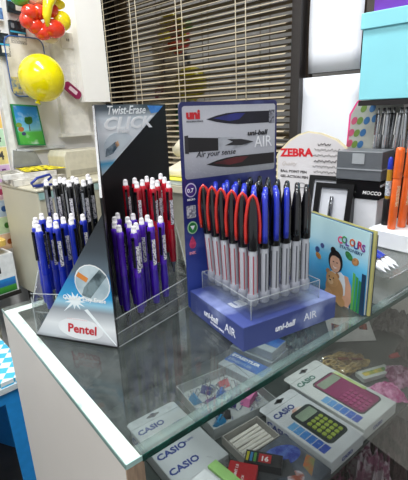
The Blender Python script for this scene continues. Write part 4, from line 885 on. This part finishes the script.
top_text('CASIO', 0.018, NAVY, t, 0.004, 0.060, 0.026, bold=0.03, sx=1.1); top_text('JS-20TS', 0.006, NAVY, t, 0.060, 0.066, 0.026, name='small_print'); top_text('CASIO', 0.018, NAVY, t, 0.004, 0.022, 0.026, bold=0.03, sx=1.1)
t = calc_box('second pale calculator carton lying in front of the first one in the case', 0.105, 0.028, R(0), ('#333', '#555'), '#c6c6cc', 0.112, 0.170 - 0.062, 0.030, window=False)
# white sheet and lime packs in the near left of the case
t = thing('memo_pad', 'white memo pad lying on the front carton near the case corner', 'memo pad', (0.150, 0.068, SZ + 0.0315), R(6)); MB().box((0, 0, 0), (0.045, 0.060, 0.004)).build('pad', mat('#e2e4e6', 0.5), t)
t = thing('lime_note_pad', 'lime green note pad beside the white memo pad in the case', 'note pad', (0.2005, 0.058, SZ + 0.0315), R(4)); MB().box((0, 0, 0), (0.018, 0.075, 0.005)).build('pad', mat('#9fd07a', 0.5), t)

# clip tray and clutter
tr2 = thing('clip_tray', 'clear plastic tray full of clips and pins under the glass', 'tray', (0.262, 0.196, SZ), R(-8))
q = MB(); q.box((0, 0, 0), (0.150, 0.150, 0.002)); q.build('tray_floor', mat('#aeb4b4', 0.4), tr2)
q = MB(); q.box((0, 0, 0.002), (0.150, 0.002, 0.024)); q.box((0, 0.148, 0.002), (0.150, 0.150, 0.024)); q.box((0, 0.002, 0.002), (0.002, 0.148, 0.024)); q.box((0.148, 0.002, 0.002), (0.150, 0.148, 0.024)); q.build('tray_walls', mat('#b9bfbe', 0.3, alpha=0.7), tr2)
TM = T(0.262, 0.196, SZ) @ RZ(R(-8))
def binder(label, x, y, z, c, rz, s=1.0, proto=[]):
    t = thing('binder_clip', label, 'clip', tuple(TM @ Vector((x, y, z))), rz, 'binder clips in the clear tray')
    MB().prism([(-0.010 * s, 0), (0.010 * s, 0), (0.0015, 0.012 * s), (-0.0015, 0.012 * s)], -0.011 * s, 0.011 * s, Matrix.Rotation(PI / 2, 4, 'X')).build('clip_body', mat(c, 0.3, coat=0.5), t)
    for sg in (-1, 1): MB().tube([(sg * 0.0015, -0.005 * s, 0.011 * s), (sg * 0.008 * s, -0.006 * s, 0.022 * s), (sg * 0.009 * s, 0, 0.025 * s), (sg * 0.008 * s, 0.006 * s, 0.022 * s), (sg * 0.0015, 0.005 * s, 0.011 * s)], 0.0008, n=5).build('wire_handle', STEEL, t)
    nest(t, 'clip_body', ['wire_handle'])
    return t
cl_ = [('#2a2f7a', 'dark blue'), ('#b8283a', 'red'), ('#2360b8', 'bright blue'), ('#1d1d22', 'black'), ('#4a2f7a', 'violet'), ('#1f8ac0', 'sky blue')]
pts_ = [(0.020, 0.060, 0), (0.024, 0.110, 5), (0.046, 0.085, 4), (0.050, 0.040, 3), (0.060, 0.122, 0), (0.078, 0.095, 2), (0.080, 0.060, 0), (0.100, 0.120, 1), (0.030, 0.028, 5), (0.106, 0.085, 4)]
for n_, (x, y, ci) in enumerate(pts_):
    binder('%s binder clip in the clear tray, %s' % (cl_[ci][1], ['near its left edge', 'toward its back left corner', 'left of its middle', 'near its front middle', 'at its back edge', 'just behind its middle', 'at its middle', 'near its back right', 'in its front left corner', 'right of its middle'][n_]), x, y, 0.0025, cl_[ci][0], random.uniform(0, 3), 1.05)
t = thing('pink_eraser', 'pink wedge eraser in the right of the clip tray', 'eraser', tuple(TM @ Vector((0.118, 0.050, 0.0025))), R(20)); MB().prism([(-0.022, 0), (0.022, 0), (0.016, 0.016), (-0.016, 0.016)], -0.010, 0.010, Matrix.Rotation(PI / 2, 4, 'X')).build('eraser_block', mat('#e37fb4', 0.6), t)
o = MB()
for k in range(70):
    x, y, z = random.uniform(0.008, 0.14), random.uniform(0.008, 0.142), random.uniform(0.003, 0.008); a = random.uniform(0, PI); d = 0.010
    o.tube([(x - d * math.cos(a) * .6, max(0.004, min(0.146, y - d * math.sin(a) * .6)), z), (x + d * math.cos(a) * .6, max(0.004, min(0.146, y + d * math.sin(a) * .6)), z + 0.003)], 0.0008, TM, n=4)
o = o.build('loose_pins', mat('#c9ccd2', 0.3, 0.5, c2='#5a6a9a', scale=60)); o['kind'] = 'stuff'; tag(o, 'loose pins and paper clips scattered in the clear tray', 'pins')
# white chalk sticks in a small box in front of the tray
ckb = thing('chalk_box', 'small grey open box holding white sticks in front of the clip tray', 'box', (0.262, 0.118, SZ), R(-4))
q = MB(); q.box((0, 0, 0), (0.085, 0.062, 0.002)); q.box((0, 0, 0.002), (0.085, 0.002, 0.018)); q.box((0, 0.060, 0.002), (0.085, 0.062, 0.018)); q.box((0, 0.002, 0.002), (0.002, 0.060, 0.018)); q.box((0.083, 0.002, 0.002), (0.085, 0.060, 0.018)); q.build('box_body', mat('#a7a59f', 0.5), ckb)
for k in range(6):
    t = MB().lathe([(0.0036, -0.034), (0.0036, 0.034)], T(0.262, 0.118, SZ) @ RZ(R(-4)) @ T(0.043, 0.010 + k * 0.0082, 0.0062 + 0.001 * (k % 2)) @ RZ(R(random.uniform(-2, 2))) @ Matrix.Rotation(PI / 2, 4, 'Y'), n=8).build('white_stick', mat('#dcd8cf', 0.6))
    tag(t, 'white stick in the small grey box, %s from the glass front' % ['first', 'second', 'third', 'fourth', 'fifth', 'sixth'][k], 'stick', 'white sticks in the grey box')
# plastic bags (crumpled)
def crumple(name, label, cat, loc, sx, sy, sz, m, seed, rz=0, inner=None):
    t = thing(name, label, cat, loc, rz); rnd = random.Random(seed); n = 18; vs = []; fs = []
    H = [[rnd.uniform(0.35, 1) for _ in range(n + 1)] for _ in range(n + 1)]
    for j in range(n + 1):
        for i in range(n + 1):
            u, v = i / n * 2 - 1, j / n * 2 - 1; e = max(0.0, 1 - (u * u * u * u + v * v * v * v) / 1.4)
            vs.append((u * sx + rnd.uniform(-1, 1) * sx * 0.03, v * sy + rnd.uniform(-1, 1) * sy * 0.03, 0.001 + sz * e * H[j][i]))
    for j in range(n):
        for i in range(n): a = j * (n + 1) + i; fs.append([a, a + 1, a + n + 2, a + n + 1])
    MB().add(vs, fs).build('bag_film', m, t)
    return t
t = crumple('plastic_bag', 'crumpled clear plastic bag behind the small grey box', 'bag', (0.220, 0.140, SZ), 0.035, 0.045, 0.030, WRAP, 3)
t = crumple('rubber_band_bag', 'clear bag full of tan rubber bands at the far end of the case', 'bag', (0.634, 0.165, SZ), 0.058, 0.052, 0.030, WRAP, 5, R(-15))
o = MB(); 
for k in range(120):
    cx_, cy_, rr = random.uniform(-0.042, 0.042), random.uniform(-0.032, 0.032), random.uniform(0.008, 0.014); tl = random.uniform(-.4, .4); z = random.uniform(0.005, 0.018)
    o.tube([(cx_ + rr * math.cos(a), cy_ + rr * 0.6 * math.sin(a), z + tl * 0.006 * math.cos(a)) for a in [i * PI / 5 for i in range(11)]], 0.0014, n=4)
bnd = o.build('rubber_bands', mat('#c4ac6c', 0.6, c2='#9a8048', scale=60), t); bnd['kind'] = 'stuff'
for k, x in enumerate((-0.018, 0.012)): MB().box((x, -0.01, 0.0245), (x + 0.024, -0.002, 0.026), RZ(-0.5)).build('brown_clip', mat('#6a2f1c', 0.4), t)
# eraser packs
def epack(label, x, y, z, rz):
    t = thing('eraser_pack', label, 'eraser pack', (x, y, z), rz, 'blue and white packs under the pen box')
    MB().box((0, 0, 0), (0.062, 0.110, 0.022), None, 0.001).build('carton', mat('#a9b2b8', 0.4), t)
    MB().box((0.022, 0.001, 0.022), (0.061, 0.109, 0.0224)).build('blue_print', mat('#1f4f9c', 0.4, c2='#2d68b4', scale=40), t)
    text('STAEDTLER', 0.013, WHITE, t, T(0.046, 0.106, 0.0226) @ RZ(-PI / 2), bold=0.03, sx=1.15); text('STAEDTLER', 0.011, mat('#8fa9c9', 0.4), t, T(0.029, 0.104, 0.0226) @ RZ(-PI / 2), bold=0.02, sx=1.15)
    return t
epack('blue and white pack nearer the clip tray, under the pen display box', 0.420, 0.240, SZ, R(8))
epack('blue and white pack farther from the clip tray, raised on another carton', 0.492, 0.262, SZ + 0.031, R(10))
tag(MB().box((0, 0, 0), (0.075, 0.118, 0.030), T(0.487, 0.258, SZ) @ RZ(R(10)), 0.001).build('carton', mat('#8f979b', 0.5)), 'grey carton under the raised blue and white pack', 'box')
# swatch card with three photos
t = thing('photo_card', 'white card with three dark red hair clip photos, propped in the case', 'card', (0.700, 0.245, SZ + 0.001), R(-38)); t.rotation_euler = (R(-62), 0, R(-38)); t.scale = (0.85, 1, 0.85)
MB().box((0, -0.001, 0), (0.135, 0, 0.085)).build('card', mat('#c9c7c3', 0.5), t)
for k in range(3):
    art('photo_print', [(0.010 + k * 0.043, 0.040), (0.034 + k * 0.043, 0.036), (0.038 + k * 0.043, 0.058), (0.016 + k * 0.043, 0.066)], mat('#2a1a18', 0.4, c2='#a03c28', scale=120), t, PAN, 0.001, 0.0014)
# pink packs at the right
t = crumple('pink_pouch', 'magenta wrapped stationery pack at the right edge of the case', 'pack', (0.612, 0.050, SZ), 0.028, 0.030, 0.022, mat('#b83a86', 0.3, c2='#e8a8cc', scale=50), 8, R(-30))
t = crumple('pink_pouch', 'pale pink wrapped pack next to the magenta one', 'pack', (0.685, 0.060, SZ), 0.032, 0.036, 0.022, mat('#cfa9bf', 0.3, c2='#7f3a62', scale=50), 9, R(-30))
t = thing('red_marker', 'red pen lying behind the pink packs in the case', 'marker', (0.735, 0.110, SZ + 0.008), 0); t.rotation_euler = (0, R(90), R(-20)); MB().lathe([(0.004, 0), (0.006, 0.01), (0.006, 0.09), (0.004, 0.094)]).build('barrel', mat('#c02a2e', 0.3), t)
t = thing('colour_pad', 'pad with green and yellow printed cover beyond the magenta calculator box', 'pad', (0.640, 0.100, SZ + 0.0015), R(-20)); MB().box((-0.03, -0.008, 0), (0.05, 0.02, 0.01)).build('pad', mat('#c6cfc9', 0.5), t); MB().box((-0.02, 0.0, 0.01), (0.04, 0.012, 0.0104)).build('green_print', mat('#4c8a3c', 0.5, c2='#d8c14a', scale=50), t)
# blue spotted box and red ink packs
t = thing('pin_box', 'dark tinted box with a blue oval and red print beside the calculator boxes', 'box', (0.272, 0.012, SZ), R(-2))
MB().box((0, 0, 0), (0.080, 0.102, 0.018), None, 0.001).build('carton', mat('#3f4854', 0.4, c2='#6a727c', scale=18), t)
art('oval_print', oval(0.040, 0.070, 0.034, 0.020, 20, -0.3), mat('#2b3f9a', 0.4, c2='#5a76c0', scale=60), t, T(0, 0, 0.018)); art('orange_print', [(0.045, 0.012), (0.076, 0.030), (0.074, 0.046), (0.050, 0.034)], mat('#b5623a', 0.4, c2='#7a8a5a', scale=60), t, T(0, 0, 0.018)); art('round_print', oval(0.024, 0.026, 0.015, 0.012, 16), mat('#c3ccd6', 0.4, c2='#93462f', scale=60), t, T(0, 0, 0.018))
t = thing('red_refill_pack', 'red pack with white lettering near the front glass', 'pack', (0.212, 0.050, SZ + 0.0010), R(35)); MB().box((-0.002, 0, 0), (0.055, 0.045, 0.034)).build('carton', mat('#b8242c', 0.4, var=0.05), t)
top_text('OFFICE POINT 1.0', 0.0062, WHITE, t, 0.000, 0.030, 0.034, bold=0.02); top_text('MINI PACK', 0.0055, WHITE, t, 0.004, 0.018, 0.034); top_text('40 PCS', 0.005, WHITE, t, 0.004, 0.008, 0.034)
MB().box((-0.002, 0.036, 0.034), (0.030, 0.045, 0.0344)).build('blue_print', mat('#2f86c4', 0.4), t)
t = thing('ink_refill', 'black refill pack marked 16 on a red square, beside the red pack', 'pack', (0.2635, 0.078, SZ + 0.020), R(-55)); MB().box((-0.030, 0, 0), (0.030, 0.026, 0.014)).build('carton', mat('#26282c', 0.35), t); MB().box((-0.008, 0.005, 0.014), (0.012, 0.022, 0.0144)).build('red_print', mat('#b82a30', 0.4), t); top_text('16', 0.013, WHITE, t, -0.005, 0.008, 0.0142, bold=0.03)
for k, c in enumerate(('#c8c23a', '#3a86c0', '#5aa04a')): MB().box((-0.028 + k * 0.006, 0.004, 0.014), (-0.024 + k * 0.006, 0.022, 0.0144)).build('colour_chip', mat(c, 0.4), t)
tag(MB().box((0, 0, 0), (0.070, 0.034, 0.0185), T(0.240, 0.074, SZ) @ RZ(R(-30)), 0.001).build('carton', mat('#3f4448', 0.5)), 'dark carton under the black refill pack', 'box')
# lower level goods
for k, (x, y, c, c2, lb) in enumerate([(0.42, 0.085, '#b8b4b8', '#2a2428', 'black and white wrapped pack on the bottom shelf, nearest the corner'), (0.53, 0.085, '#8a4a6a', '#2a2024', 'dark pink wrapped pack on the bottom shelf'), (0.64, 0.085, '#9a5a7a', '#d8c8d0', 'pale pink wrapped pack on the bottom shelf, farthest right'), (0.50, 0.22, '#6a6f7a', '#2b2c30', 'grey wrapped pack at the back of the bottom shelf'), (0.30, 0.10, '#7a7a80', '#303038', 'grey wrapped pack on the bottom shelf below the red pack'), (0.76, 0.09, '#5a4448', '#1c181a', 'dark brown wrapped pack at the far end of the bottom shelf'), (0.62, 0.23, '#4a4048', '#1d1a1e', 'black wrapped pack behind the pink ones on the bottom shelf')]):
    crumple('wrapped_pack', lb, 'pack', (x, y, -0.619), 0.050, 0.055, 0.17 if k != 4 else 0.10, mat(c, 0.3, c2=c2, scale=40, lo=0.45, hi=0.55), 20 + k)
crumple('brown_pouch', 'dark brown wrapped pack on the display shelf beyond the pink packs', 'pack', (0.800, 0.070, SZ), 0.050, 0.045, 0.045, mat('#4f4540', 0.35, c2='#262120', scale=40), 41, R(-10))
crumple('grey_pouch', 'grey wrapped pack on the display shelf beyond the red pen', 'pack', (0.885, 0.180, SZ), 0.050, 0.045, 0.050, mat('#6b6763', 0.35, c2='#35312f', scale=40), 42, R(15))
crumple('teal_pouch', 'small dark teal wrapped pack behind the photo card in the case', 'pack', (0.650, 0.320, SZ), 0.050, 0.040, 0.040, mat('#3a5654', 0.35, c2='#1d2b2b', scale=40), 43, R(5))
